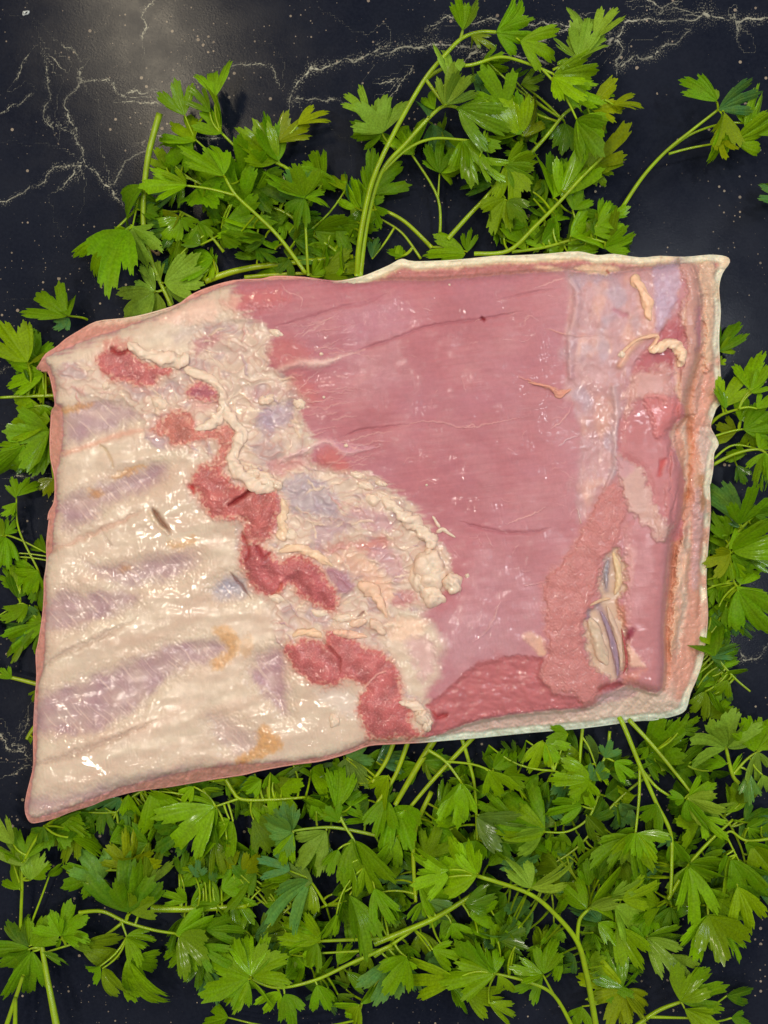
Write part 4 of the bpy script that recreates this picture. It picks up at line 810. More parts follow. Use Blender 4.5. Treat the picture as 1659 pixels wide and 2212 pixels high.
#PARSLEY
# ------------------------------------------------------------------ parsley
LR = random.Random(42)
def leaf_mesh(seed, kind):
    r = random.Random(seed * 7 + 3); dg = math.radians
    if kind == 'tri':
        ph = [-33 + r.uniform(-5, 5), r.uniform(-4, 4), 33 + r.uniform(-5, 5)]; ln = [.84 * r.uniform(.82, 1.08), 1., .84 * r.uniform(.82, 1.08)]; sg = [20, 18, 20]; dep = r.uniform(.42, .58); nt = r.choice([1.7, 2.2]); amp = .17
    elif kind == 'fan':
        ph = [-44, -22 + r.uniform(-4, 4), 0, 22 + r.uniform(-4, 4), 44]; ln = [.74, .93 * r.uniform(.92, 1.05), 1., .93 * r.uniform(.92, 1.05), .74]; sg = [14, 13, 13, 13, 14]; dep = .30; nt = 1.2; amp = .15
    elif kind == 'deep':
        ph = [-29 + r.uniform(-4, 4), r.uniform(-3, 3), 29 + r.uniform(-4, 4)]; ln = [.84 * r.uniform(.82, 1.08), 1., .8 * r.uniform(.82, 1.1)]; sg = [17, 15, 17]; dep = .66; nt = 2.2; amp = .20
    else:
        ph = [-20, 0, 19]; ln = [.74, 1., .7]; sg = [13, 12, 13]; dep = .46; nt = 1.7; amp = .2
    ph = [dg(a) for a in ph]; sg = [dg(a) for a in sg]
    lo, hi = ph[0] - sg[0] * 1.02, ph[-1] + sg[-1] * 1.02
    NT, NRg = 85, 9
    T = np.linspace(lo, hi, NT); Rr = np.full(NT, .22); own = np.zeros(NT, int)
    for i, (p, l, s) in enumerate(zip(ph, ln, sg)):
        t = np.abs(T - p) / s
        f = l * (1 - dep * np.clip(t, 0, 1.25) ** 2.3)
        sw = (T - p) / s * nt
        tooth = 1 - np.abs(np.cos(math.pi * (sw + .06 * math.sin(seed + i)))) ** .65     # rounded teeth, narrow notches
        f = f * (1 - amp * tooth * (1 - .3 * np.exp(-t * t * 4)))
        f = np.where(t < 1.3, f, 0); m = f > Rr; Rr = np.where(m, f, Rr); own = np.where(m, i, own)
    Rr *= 1 + .03 * np.array([math.sin(k * 1.7 + seed) for k in range(NT)])
    ring = (np.arange(NRg) / (NRg - 1)) ** .85
    RR = ring[:, None] * Rr[None]; TT = np.broadcast_to(T[None], RR.shape)
    TB = TT * (1.12 - r.uniform(.1, .42) * ring[:, None])               # rays bend forwards
    x = RR * np.sin(TB); y = RR * np.cos(TB); x = x + r.uniform(-.16, .16) * y * y
    pa = np.array(ph)[own][None]; da = np.abs(TT - pa); sga = np.array(sg)[own][None]
    v = np.exp(-((RR * np.sin(da)) / .020) ** 2)
    for kk in range(-2, 3):
        if kk == 0: continue
        ta = pa + sga * kk / nt * (.35 + .65 * ring[:, None])
        v = np.maximum(v, .6 * np.exp(-((RR * np.sin(np.abs(TT - ta))) / .014) ** 2) * (ring[:, None] > .35))
    v[-1] = np.maximum(v[-1], .55)
    z = r.uniform(.05, .7) * np.abs(x) * .9
    z -= r.uniform(.0, .16) * (da / sga) ** 2 * RR
    z += r.uniform(.03, .10) * np.sin(TT * r.uniform(2, 5) + r.uniform(0, 6)) * RR ** 1.5
    z += r.uniform(.003, .012) * np.sin(TT * 17 + RR * 5 + r.uniform(0, 6)) * RR ** 2
    z -= .006 * v
    tw = r.uniform(-.8, .8); z += tw * x * y
    kb = r.choice([r.uniform(-.5, .3), r.uniform(.2, 1.1), r.uniform(.6, 1.15)])
    if abs(kb) < .05: kb = .05
    yy = np.sin(kb * y) / kb + z * np.sin(kb * y); zz = -(1 - np.cos(kb * y)) / kb + z * np.cos(kb * y)
    tip = yy.max(); V = np.stack([x, yy, zz], -1).reshape(-1, 3) / max(tip, .72)
    ix = np.arange(NRg * NT).reshape(NRg, NT)
    F = np.stack([ix[:-1, :-1], ix[1:, :-1], ix[1:, 1:], ix[:-1, 1:]], -1).reshape(-1, 4)
    me = mesh_obj('leaf', V, F[:, ::-1], LEAF, attrs={'vein': v.ravel()}, link=False)
    return me, float(V[:, 2].min()), float(V[:, 2].max())
KINDS = {'tri': [leaf_mesh(i, 'tri') for i in range(12)], 'fan': [leaf_mesh(20 + i, 'fan') for i in range(7)],
         'deep': [leaf_mesh(40 + i, 'deep') for i in range(9)], 'narrow': [leaf_mesh(60 + i, 'narrow') for i in range(6)]}
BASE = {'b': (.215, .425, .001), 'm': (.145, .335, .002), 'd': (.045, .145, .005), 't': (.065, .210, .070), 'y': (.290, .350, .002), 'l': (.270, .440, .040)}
def mixc(a, b, t): return tuple(x * (1 - t) + y * t for x, y in zip(a, b))

def tube(P, R, seg=9, ridge=.07):
    """P: n x 3 points in metres, R: radii; returns verts, faces"""
    P = np.asarray(P, float); n = len(P); V = []
    T = np.gradient(P, axis=0); T /= np.linalg.norm(T, axis=1, keepdims=True) + 1e-12
    for i in range(n):
        t = T[i]; u = np.cross(t, (0, 0, 1.)); nu = np.linalg.norm(u); u = u / nu if nu > 1e-6 else np.array([1., 0, 0]); w = np.cross(u, t)
        for s in range(seg):
            a = 2 * math.pi * s / seg; q = R[i] * (1 + ridge * (1 if s % 2 else -1)); V.append(P[i] + (u * math.cos(a) + w * math.sin(a)) * q)
    F = [(i * seg + s, i * seg + (s + 1) % seg, (i + 1) * seg + (s + 1) % seg, (i + 1) * seg + s) for i in range(n - 1) for s in range(seg)]
    m = len(V); V.append(P[0]); V.append(P[-1])
    for s in range(0, seg): F.append((m, s, (s + 1) % seg, m)); F.append((m + 1, (n - 1) * seg + (s + 1) % seg, (n - 1) * seg + s, m + 1))
    return V, F

SPRIGS = []
class Sprig:
    def __init__(self, label, crop, z, stems, leaves, tint='b', r=8.):
        k = CROP[crop][2]; self.label = label; self.tint = tint; self.lines = []; self.leaves = []
        for n, st in enumerate(stems):
            P = spline(cv(crop, [p[:2] for p in st]), 6); m = len(P); t = np.linspace(0, 1, m)
            if n == 0: zz = z[0] + (z[1] - z[0]) * t + (z[2] if len(z) > 2 else 0) * np.sin(math.pi * t); rad = r * k * (1 - .38 * t)
            else:
                z0 = self.near(P[0])[1]; zz = z0 + 2.0 * t; rad = r * k * (.66 - .22 * t)
            self.lines.append((P, zz, rad))
        for lf in leaves: self.add(*cv(crop, [lf[:2], lf[2:4]]), *lf[4:])
        SPRIGS.append(self)
    def near(self, p):
        best = (1e9, 6., None)
        for P, zz, rad in self.lines:
            d = np.hypot(P[:, 0] - p[0], P[:, 1] - p[1]); i = int(d.argmin())
            if d[i] < best[0]: best = (d[i], zz[i], P[i])
        return best
    def add(self, b, t, kind=None, tint=None, roll=None, z=None, pitch=None):
        if math.hypot(t[0] - b[0], t[1] - b[1]) > 118:          # a long blade is two leaflets on one rib
            m1 = tuple(b[i] + (t[i] - b[i]) * .62 for i in (0, 1)); m0 = tuple(b[i] + (t[i] - b[i]) * .42 for i in (0, 1))
            self.leaves.append((b, m1, 'tri', tint, roll, z, pitch)); self.leaves.append((m0, t, 'deep', tint, roll, z, pitch)); return
        self.leaves.append((b, t, kind, tint, roll, z, pitch))
    def build(self):
        Vs, Fs = [], []
        def put(P, zz, rad):
            Q = [at(x, y, max(h, 1.2) / 1000) for (x, y), h in zip(P, zz)]
            v, f = tube(Q, [max(r_, 1.5) * SC for r_ in rad]); o = len(Vs); Vs.extend(v); Fs.extend([tuple(i + o for i in q) for q in f])
        for L in self.lines: put(*L)
        P0, z0, _ = self.lines[0]
        ox, oy, _z = at(P0[0][0], P0[0][1], 0)
        e = bpy.data.objects.new('parsley_sprig', None); COL.objects.link(e); e.location = (ox, oy, 0)
        tag(e, self.label, 'parsley', 'parsley sprigs around the meat')
        objs = []
        for b, t, kind, tint, roll, z, pitch in self.leaves:
            d, zs, q = self.near(b); zb = (zs + LR.uniform(.5, 3.)) if z is None else z
            L = math.hypot(t[0] - b[0], t[1] - b[1]); ang = math.atan2(-(t[1] - b[1]), t[0] - b[0])
            if kind is None: kind = LR.choice(['tri', 'tri', 'tri', 'deep', 'deep', 'fan'])
            if L > 112 and kind in ('tri', 'fan'): kind = LR.choice(['deep', 'narrow'])
            me, zlo, zhi = LR.choice(KINDS[kind])
            pi = math.radians(LR.gauss(2, 17) if pitch is None else pitch); ro = math.radians(LR.gauss(0, 25) if roll is None else roll)
            if inpoly(t[0], t[1], OUT) or inpoly(b[0], b[1], OUT): pi = min(pi, math.radians(-4)); ro *= .3; zb = min(zb, 11.)
            Lm = L * SC * (1 - zb / 1000 / CAM_H) / max(math.cos(pi), .35)
            low = zb / 1000 + Lm * math.sin(pi) + Lm * zlo * .8
            if low < .0015: zb += (.0015 - low) * 1000 * .75
            x, y, zz = at(b[0], b[1], zb / 1000)
            if d > 5:
                n = 7; tt = np.linspace(0, 1, n); dx, dy = b[0] - q[0], b[1] - q[1]; bend = LR.uniform(-.12, .12)
                PP = np.stack([q[0] + dx * tt - dy * bend * np.sin(math.pi * tt), q[1] + dy * tt + dx * bend * np.sin(math.pi * tt)], -1)
                put(PP, zs + (zb - zs) * tt, np.linspace(2.6, 1.8, n))
            o = bpy.data.objects.new('leaf', me); COL.objects.link(o); o.parent = e
            wx = LR.uniform(.98, 1.32)
            M = Matrix.Translation((x - ox, y - oy, zz)) @ Matrix.Rotation(ang - math.pi / 2, 4, 'Z') @ Matrix.Rotation(pi, 4, 'X') @ Matrix.Rotation(ro, 4, 'Y') @ Matrix.Diagonal((Lm * wx, Lm, Lm, 1))
            o.matrix_local = M
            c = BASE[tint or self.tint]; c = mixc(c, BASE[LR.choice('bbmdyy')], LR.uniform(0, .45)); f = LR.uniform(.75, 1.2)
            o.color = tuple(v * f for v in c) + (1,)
        s = mesh_obj('stem', np.array(Vs) - np.array([ox, oy, 0]), Fs, STEM, e)
        c = mixc((.30, .42, .006), BASE[self.tint], .25); s.color = c + (1,)
        return e
# ---- top left (crop A)
Sprig('parsley sprig with upright cut stem, pale trefoil leaf by the upper left meat edge', 'A', (34, 10), [[(685, 485), (640, 650), (620, 800), (615, 950), (630, 1050), (665, 1160), (735, 1310)]],
  [(665, 1248, 585, 1145, 'tri'), (660, 1252, 505, 1345, 'tri'), (675, 1255, 640, 1375, 'tri'), (705, 1212, 895, 1180, 'fan'), (690, 1205, 655, 1110), (715, 1230, 800, 1310)], 'l', 13)
Sprig('long parsley sprig arching left over the cluster, its stem rising from the meat edge', 'A', (20, 34), [[(1310, 1170), (1200, 1020), (1100, 920), (1010, 835), (965, 760)], [(1010, 838), (900, 810), (795, 795)]],
  [(965, 755, 790, 615, 'tri'), (800, 795, 605, 800, 'tri', 'b', 35), (620, 800, 425, 858, 'narrow', 'm', 20), (800, 790, 700, 745, 'deep'), (960, 750, 965, 615, 'narrow')], 'b', 9)
Sprig('small parsley sprig with thin straight stem just left of the tall arching stems', 'A', (18, 30), [[(1322, 1180), (1315, 1050), (1305, 850)]],
  [(1305, 850, 1150, 700, 'tri', 'm'), (1308, 850, 1400, 828, 'deep', 'm'), (1303, 845, 1290, 740, 'tri'), (1306, 850, 1240, 960, 'tri', 'd')], 'm', 7)
Sprig('parsley sprig reaching highest at the upper left, narrow pointed leaflets', 'A', (10, 26), [[(1320, 800), (1220, 715), (1080, 660), (1030, 645), (950, 570)], [(1215, 712), (1195, 690), (1188, 612)], [(1080, 660), (960, 690), (840, 600)]],
  [(950, 572, 832, 355, 'deep'), (947, 540, 896, 238, 'narrow'), (835, 600, 735, 348, 'narrow'), (838, 602, 692, 565, 'tri'), (825, 610, 690, 700, 'tri', 'm'), (1187, 612, 1402, 428, 'fan', 'y', -30), (1195, 690, 1118, 498, 'tri', 'm', 30), (1190, 692, 1048, 590, 'fan', 'b')], 'b', 8)
Sprig('bushy parsley sprig filling the dark middle of the upper left cluster', 'A', (6, 12), [[(1500, 1120), (1350, 1010), (1200, 900), (1000, 860), (880, 800)]],
  [(980, 870, 1240, 800, 'tri', 'm'), (960, 960, 1190, 935, 'tri', 'm'), (1260, 720, 1400, 850, 'tri', 'm'), (1350, 990, 1520, 1000, 'tri', 'm'), (1540, 900, 1400, 695, 'tri', 'b'), (1390, 780, 1340, 630, 'narrow', 'b'), (1380, 800, 1300, 690, 'deep', 'm'), (1600, 860, 1535, 745, 'deep', 'm'), (950, 980, 1140, 1050, 'tri', 'd'), (1240, 1000, 1400, 1010, 'tri', 'd'), (1080, 780, 1240, 860, 'tri', 'd'), (1030, 720, 1150, 770, 'fan', 'm'), (1450, 960, 1560, 1080, 'tri', 'd'), (1400, 1150, 1520, 1180, 'deep', 'm'), (1100, 1060, 1200, 1120, 'tri', 'd'), (850, 800, 940, 900, 'fan', 'm'), (780, 760, 700, 860, 'tri', 'm'), (740, 700, 800, 780, 'tri', 'd')], 'm', 8)
Sprig('parsley sprig drooping to the far left of the upper cluster, pale hanging leaves', 'A', (24, 14), [[(760, 770), (610, 840), (580, 900), (500, 980), (475, 1005)], [(592, 860), (570, 970)]],
  [(475, 1005, 318, 1158, 'deep', 'b'), (480, 1005, 500, 1110, 'tri', 'b'), (560, 965, 610, 1130, 'tri', 'l'), (550, 985, 485, 1175, 'narrow', 'm'), (570, 975, 660, 1030, 'tri', 'l'), (600, 900, 680, 920, 'fan', 'd')], 'b', 7)
Sprig('fan-leaved parsley sprig below the arching left stem', 'A', (10, 16), [[(960, 1080), (860, 960), (770, 905)]],
  [(770, 930, 655, 950, 'tri', 'y'), (772, 935, 705, 1035, 'tri', 'b'), (778, 935, 835, 985, 'tri', 'b'), (850, 955, 945, 990, 'tri', 'b'), (850, 960, 880, 1045, 'tri', 'b'), (940, 1010, 1010, 1040, 'tri', 'm'), (860, 1050, 780, 1000, 'fan', 'd'), (750, 1120, 820, 1060, 'tri', 'd')], 'b', 7)
Sprig('thick yellow-green parsley stem lying along the meat upper left edge, one broad leaf', 'A', (8, 9), [[(880, 1205), (1000, 1165), (1130, 1140), (1320, 1120), (1515, 1100)], [(1050, 1190), (1180, 1178), (1320, 1172)]],
  [(915, 1112, 718, 1135, 'fan', 'm', 20), (915, 1115, 860, 1190, 'tri', 'b'), (1340, 1180, 1400, 1130, 'tri', 'm')], 'y', 16)
# ---- top right (crop B)
Sprig('tall parsley sprig with paired arching stems reaching the photo top edge', 'B', (18, 44, 12), [[(-105, 1180), (-95, 1050), (-65, 880), (-25, 740), (60, 560), (180, 350), (270, 240), (345, 165), (420, 138), (490, 138)], [(340, 170), (350, 125)], [(190, 340), (270, 450)]],
  [(495, 140, 735, 225, 'tri', 'm', 10), (492, 138, 640, 60, 'narrow', 'm', 30), (352, 128, 420, -15, 'tri', 'l'), (350, 128, 335, -20, 'narrow', 'b'), (385, 150, 480, 190, 'deep', 'y'), (275, 450, 310, 195, 'narrow', 'l'), (280, 448, 395, 320, 'deep', 'l')], 'b', 12)
Sprig('parsley sprig with stem curving right under the tallest one, two folded leaves', 'B', (18, 38, 8), [[(-90, 1185), (-60, 950), (0, 740), (110, 610), (210, 500), (270, 455), (330, 462)], [(0, 742), (110, 640), (220, 595), (350, 600), (460, 612)]],
  [(330, 462, 525, 590, 'tri', 'm'), (320, 465, 500, 470, 'narrow', 'm'), (345, 602, 400, 778, 'tri', 'b'), (352, 606, 515, 775, 'deep', 'b'), (440, 610, 470, 570, 'tri', 'b'), (230, 470, 180, 360, 'narrow', 'm'), (200, 500, 215, 380, 'narrow', 't')], 'b', 11)
Sprig('large bright parsley sprig spreading right below the cream vein, many lobed leaves', 'B', (30, 40, 6), [[(180, 350), (270, 292), (390, 278), (510, 245), (620, 270), (735, 316)], [(690, 296), (780, 400), (838, 512)], [(735, 300), (840, 250)]],
  [(740, 320, 960, 300, 'tri', 'b', 10), (742, 326, 930, 460, 'fan', 'b', -10), (740, 330, 860, 450, 'tri', 'b'), (836, 515, 980, 585, 'tri', 'b'), (834, 518, 920, 675, 'tri', 'b'), (850, 250, 735, 160, 'deep', 'l'), (848, 250, 915, -5, 'deep', 'l'), (852, 252, 1000, 40, 'deep', 'l'), (790, 250, 780, 300, 'tri', 'b')], 'b', 9)
Sprig('darker parsley sprig showing behind the bright right-hand leaves', 'B', (12, 22), [[(640, 660), (720, 570), (795, 480), (880, 440), (960, 430)]],
  [(900, 470, 1130, 425, 'tri', 'y'), (950, 410, 1000, 355, 'tri', 'm'), (900, 500, 990, 550, 'tri', 'd'), (860, 480, 960, 500, 'deep', 'd'), (600, 360, 700, 340, 'tri', 'd', None, 24), (430, 270, 560, 300, 'tri', 'b', None, 20), (440, 250, 530, 240, 'deep', 'b', None, 20), (560, 330, 640, 300, 'tri', 'd', None, 20)], 'm', 9)
Sprig('parsley sprig with a yellowing leaf standing in the middle of the upper right cluster', 'B', (14, 28), [[(590, 655), (602, 600), (606, 580)]],
  [(600, 575, 430, 320, 'tri', 'm', -10), (595, 575, 550, 420, 'tri', 'b'), (612, 585, 725, 385, 'deep', 'y', 10), (600, 570, 480, 480, 'deep', 'b')], 'm', 8)
Sprig('parsley sprig on a stout straight stem rising from the meat top edge', 'B', (14, 20), [[(285, 1025), (370, 930), (480, 810), (530, 720)]],
  [(540, 702, 650, 645, 'deep', 'b'), (532, 705, 650, 790, 'tri', 'b'), (540, 712, 600, 872, 'tri', 'b'), (532, 850, 455, 1000, 'tri', 'b'), (540, 860, 640, 960, 'tri', 'd'), (490, 760, 480, 640, 'tri', 'm'), (560, 700, 670, 720, 'fan', 'm')], 'b', 11)
Sprig('bare cut parsley stem slanting across the cluster towards the upper right', 'B', (14, 34), [[(400, 1088), (545, 1075), (660, 970), (760, 870), (860, 760), (950, 672)]],
  [(740, 850, 760, 635, 'tri', 'b', 20, 16), (770, 840, 850, 640, 'tri', 'b', None, 18), (850, 760, 965, 640, 'deep', 'y', None, 16), (880, 700, 1075, 600, 'deep', 'y', None, 14), (900, 720, 960, 790, 'tri', 'm', None, 12), (700, 870, 660, 780, 'tri', 'm', None, 12), (790, 800, 870, 860, 'tri', 'd', None, 10)], 'b', 10)
Sprig('thin forked parsley sprig between the arching stems and the stout stem', 'B', (10, 18), [[(250, 1035), (243, 850), (130, 660)], [(243, 850), (250, 745)]],
  [(250, 742, 175, 640, 'tri', 'm'), (252, 742, 240, 590, 'deep', 'm'), (255, 744, 350, 740, 'tri', 'b'), (254, 742, 330, 640, 'fan', 'b'), (140, 660, 60, 580, 'tri', 'b'), (135, 655, 140, 500, 'deep', 'm'), (130, 655, 60, 480, 'deep', 'b')], 'm', 7)
Sprig('pale maple-shaped parsley leaf left of the tallest arching stem', 'B', (16, 24), [[(60, 640), (20, 600), (0, 565)]],
  [(5, 570, -148, 385, 'deep', 'l', 0), (5, 570, -10, 400, 'tri', 'l'), (0, 580, -130, 560, 'tri', 'b')], 'l', 6)
Sprig('pair of curved parsley stems dipping under the meat beside the rind corner', 'B', (8, 9, 6), [[(215, 1060), (100, 950), (0, 900), (-60, 910)], [(170, 1110), (90, 1000), (0, 940)]],
  [(90, 1100, 30, 1050, 'fan', 'b'), (60, 1110, 110, 1070, 'tri', 'b'), (-40, 1110, -20, 1020, 'narrow', 't'), (360, 1090, 190, 1080, 'tri', 'm'), (370, 1080, 375, 980, 'deep', 'm'), (-80, 900, -40, 780, 'tri', 'm'), (-30, 880, -90, 800, 'tri', 'b')], 'y', 9)
Sprig('parsley sprig lying against the pale rind at the right end of the top cluster', 'B', (10, 16), [[(560, 1080), (700, 1060), (860, 1020), (960, 1040)]],
  [(812, 1012, 1085, 885, 'tri', 'b'), (800, 1082, 930, 985, 'tri', 'b'), (960, 1062, 1070, 1050, 'tri', 'm'), (900, 1000, 1020, 960, 'deep', 'm'), (700, 1060, 640, 980, 'tri', 'b'), (690, 1040, 780, 950, 'tri', 'm'), (620, 1070, 540, 990, 'tri', 'm'), (720, 1060, 760, 1090, 'fan', 'b'), (740, 950, 800, 850, 'tri', 'm'), (700, 930, 640, 870, 'deep', 'd'), (820, 900, 870, 800, 'tri', 'm')], 'm', 8)
Sprig('lone parsley sprig leaning right onto the dark table above the rind corner', 'B', (8, 30), [[(1030, 895), (1120, 760), (1220, 650), (1330, 560), (1445, 470)], [(1222, 650), (1340, 570), (1500, 526), (1670, 548)], [(1232, 660), (1340, 632), (1520, 602)]],
  [(1440, 435, 1318, 360, 'narrow', 'm'), (1435, 432, 1440, 352, 'deep', 'l'), (1446, 470, 1630, 380, 'deep', 't', 25), (1470, 480, 1440, 720, 'narrow', 'y'), (1460, 490, 1500, 680, 'narrow', 'b'), (1520, 602, 1690, 590, 'tri', 'm', 30), (1560, 570, 1650, 480, 'tri', 'b'), (1570, 540, 1560, 440, 'tri', 'm'), (1560, 560, 1690, 420, 'tri', 'b')], 'b', 9)
Sprig('parsley leaf tip cut by the right photo edge, above the meat corner', 'B', (5, 9), [[(1760, 830), (1690, 840)]], [(1720, 860, 1618, 870, 'tri', 't'), (1710, 800, 1625, 785, 'narrow', 'm')], 't', 5)
# ---- left edge (crop F)
Sprig('small three-lobed parsley leaf standing alone off the upper left meat corner', 'F', (8, 22), [[(470, 250), (442, 240), (380, 232), (360, 232)]],
  [(375, 232, 278, 42, 'narrow', 'b', 10), (360, 236, 220, 105, 'deep', 'm', 20), (372, 240, 320, 330, 'tri', 't', 10)], 'b', 7)
Sprig('parsley sprig bunched against the meat upper left tip', 'F', (12, 16), [[(330, 660), (150, 665), (0, 672)]],
  [(150, 480, -10, 265, 'tri', 'b', None, 22), (245, 425, 140, 515, 'narrow', 'y', 40, 24), (240, 520, 30, 480, 'tri', 'm', None, 18), (235, 545, 20, 590, 'tri', 'b', None, 16), (235, 560, 140, 660, 'tri', 'm', None, 14), (250, 560, 270, 680, 'tri', 'y', None, 12), (140, 420, 60, 330, 'tri', 'm', None, 14)], 'b', 11)
Sprig('broad-leaved parsley sprig pressed under the left meat edge below the pink lobe', 'F', (10, 14), [[(340, 830), (270, 800), (225, 715)]],
  [(272, 790, 15, 805, 'tri', 'b', 10), (268, 850, 60, 900, 'tri', 'm'), (262, 872, 145, 970, 'tri', 'b'), (266, 880, 235, 1110, 'tri', 'b'), (225, 710, 275, 785, 'tri', 'b'), (270, 880, 290, 1060, 'deep', 'm'), (290, 1110, 225, 1190, 'fan', 'y', None, 5), (180, 720, 140, 700, 'tri', 'b')], 'b', 7)
Sprig('single large parsley leaf hanging at the left photo edge', 'F', (16, 20), [[(150, 915), (128, 930)]], [(130, 930, -20, 1150, 'fan', 'm', -20), (110, 935, -20, 905, 'tri', 'm')], 'm', 5)
Sprig('thin upright parsley sprig with slender leaflets near the left photo edge', 'F', (8, 18), [[(215, 1640), (200, 1590), (120, 1430), (92, 1330), (90, 1210)]],
  [(90, 1240, 30, 1330, 'tri', 'b'), (86, 1215, 50, 1100, 'narrow', 'b'), (90, 1205, 192, 1095, 'narrow', 'b'), (92, 1290, 40, 1320, 'tri', 'm'), (200, 1608, 40, 1660, 'tri', 'm'), (210, 1615, 185, 1800, 'narrow', 'm'), (205, 1605, 110, 1720, 'tri', 'b'), (220, 1640, 225, 1850, 'narrow', 'm')], 'b', 7)
Sprig('parsley sprig crossing in from the left edge at mid height', 'F', (10, 11), [[(-60, 1415), (0, 1405), (110, 1440), (250, 1510)], [(260, 1552), (150, 1535), (40, 1535), (-30, 1560)], [(260, 1530), (150, 1515), (50, 1512)]],
  [(252, 1505, 165, 1420, 'narrow', 'b'), (30, 1412, 85, 1335, 'tri', 'm'), (20, 1420, -60, 1330, 'tri', 'b'), (30, 1425, 20, 1580, 'fan', 'm'), (10, 1425, -60, 1500, 'tri', 'm')], 'b', 7)
Sprig('dark leafy parsley sprig under the lower left rib edge', 'F', (6, 10), [[(260, 1960), (140, 1792), (60, 1812), (-20, 1860)]],
  [(150, 1790, 50, 1900, 'tri', 'b'), (160, 1795, 190, 1860, 'tri', 't'), (230, 1900, 60, 2065, 'tri', 'm'), (235, 1910, 115, 1930, 'deep', 'm'), (0, 1850, -60, 1950, 'tri', 'm'), (230, 1900, 200, 2060, 'tri', 'd'), (230, 1880, 130, 1850, 'tri', 'b')], 'm', 6)
Sprig('stout bare parsley stem poking out left of the lower rib edge', 'F', (9, 10), [[(260, 2235), (110, 2195), (-40, 2160)]], [(60, 2190, 10, 2130, 'tri', 'm'), (-20, 2165, -90, 2120, 'tri', 'm')], 'y', 14)
Sprig('short cut parsley tip peeping out near the bottom left rib corner', '6', (7, 9), [[(190, 1300), (120, 1385), (80, 1450)]], [(150, 1150, 90, 1230, 'deep', 'm'), (120, 1440, 75, 1470, 'narrow', 'b')], 'y', 17)
# ---- right edge (crop G)
Sprig('half-hidden parsley leaf behind the upper right meat edge', 'G', (12, 14), [[(200, 380), (258, 350)]], [(255, 350, 355, 185, 'tri', 'm', 10), (262, 345, 345, 300, 'tri', 'm'), (255, 400, 295, 385, 'tri', 'b')], 'm', 6)
Sprig('bright parsley sprig fanning out right of the notched rind', 'G', (16, 28), [[(215, 675), (270, 628), (350, 600)], [(215, 730), (350, 692), (500, 690)]],
  [(275, 590, 345, 440, 'tri', 'b'), (290, 600, 275, 480, 'deep', 'm'), (355, 655, 385, 470, 'deep', 'b'), (358, 650, 440, 600, 'tri', 'b'), (400, 520, 430, 345, 'tri', 'b'), (405, 530, 500, 440, 'deep', 'b'), (430, 600, 500, 520, 'tri', 'b'), (370, 692, 500, 640, 'fan', 'm'), (340, 700, 250, 680, 'tri', 'y', None, 12), (400, 690, 420, 780, 'tri', 'm', None, 14)], 'b', 8)
Sprig('parsley sprig with arched stem and hanging leaf right of the meat, upper middle', 'G', (14, 28), [[(222, 855), (330, 800), (440, 780), (490, 825)], [(240, 820), (330, 760), (480, 790)]],
  [(440, 780, 510, 700, 'tri', 'm'), (470, 795, 420, 975, 'tri', 'm'), (465, 795, 380, 900, 'deep', 'm'), (380, 800, 300, 780, 'tri', 'm', None, 10), (400, 740, 470, 700, 'tri', 'm', None, 10), (480, 830, 500, 960, 'tri', 'm'), (340, 850, 380, 930, 'tri', 'd', None, 8)], 'm', 8)
Sprig('blue-green pointed parsley sprig right of the meat at mid height', 'G', (12, 24), [[(270, 1250), (350, 1140), (430, 1060), (500, 1010)]],
  [(360, 1115, 262, 905, 'narrow', 't', 15), (352, 1112, 385, 925, 'deep', 'm'), (355, 1110, 415, 1000, 'tri', 't'), (350, 1125, 310, 1070, 'tri', 't'), (400, 1105, 500, 1120, 'fan', 'd'), (420, 1070, 500, 1060, 'tri', 'd')], 'm', 8)
Sprig('full parsley sprig beside the right rind, stem trailing down to the photo edge', 'G', (12, 18), [[(490, 1510), (400, 1420), (330, 1370), (310, 1240)]],
  [(312, 1215, 215, 1110, 'tri', 'm'), (305, 1220, 405, 1140, 'narrow', 'b'), (322, 1230, 475, 1150, 'tri', 'b'), (315, 1250, 440, 1320, 'tri', 'm'), (310, 1240, 212, 1270, 'tri', 'y'), (340, 1385, 480, 1510, 'narrow', 'b'), (345, 1400, 395, 1575, 'tri', 'm'), (300, 1280, 275, 1375, 'tri', 'b'), (320, 1280, 360, 1350, 'tri', 'b'), (250, 1390, 215, 1480, 'tri', 'm', None, 8), (280, 1450, 230, 1560, 'tri', 'm', None, 8), (320, 1440, 340, 1560, 'tri', 't', None, 8)], 'm', 7)
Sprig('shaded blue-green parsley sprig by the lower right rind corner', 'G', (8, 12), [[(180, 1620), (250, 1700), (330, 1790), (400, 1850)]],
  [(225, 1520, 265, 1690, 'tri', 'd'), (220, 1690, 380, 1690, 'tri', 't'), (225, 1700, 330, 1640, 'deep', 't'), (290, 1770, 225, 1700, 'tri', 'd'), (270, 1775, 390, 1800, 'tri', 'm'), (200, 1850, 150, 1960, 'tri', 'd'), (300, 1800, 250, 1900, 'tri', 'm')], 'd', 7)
Sprig('large pale parsley sprig at the right edge below the meat corner', 'E', (16, 26), [[(1530, 330), (1505, 295), (1480, 190), (1476, 175)], [(1505, 300), (1580, 220), (1690, 160)]],
  [(1478, 185, 1278, 65, 'tri', 'l'), (1480, 180, 1465, 15, 'tri', 'l'), (1484, 182, 1590, 80, 'tri', 'l'), (1600, 200, 1545, -10, 'narrow', 'b'), (1610, 190, 1690, 40, 'fan', 'b'), (1615, 200, 1660, 430, 'tri', 'l'), (1580, 290, 1560, 420, 'narrow', 't'), (1480, 250, 1400, 230, 'tri', 'm'), (1500, 290, 1580, 240, 'tri', 'b')], 'l', 9)
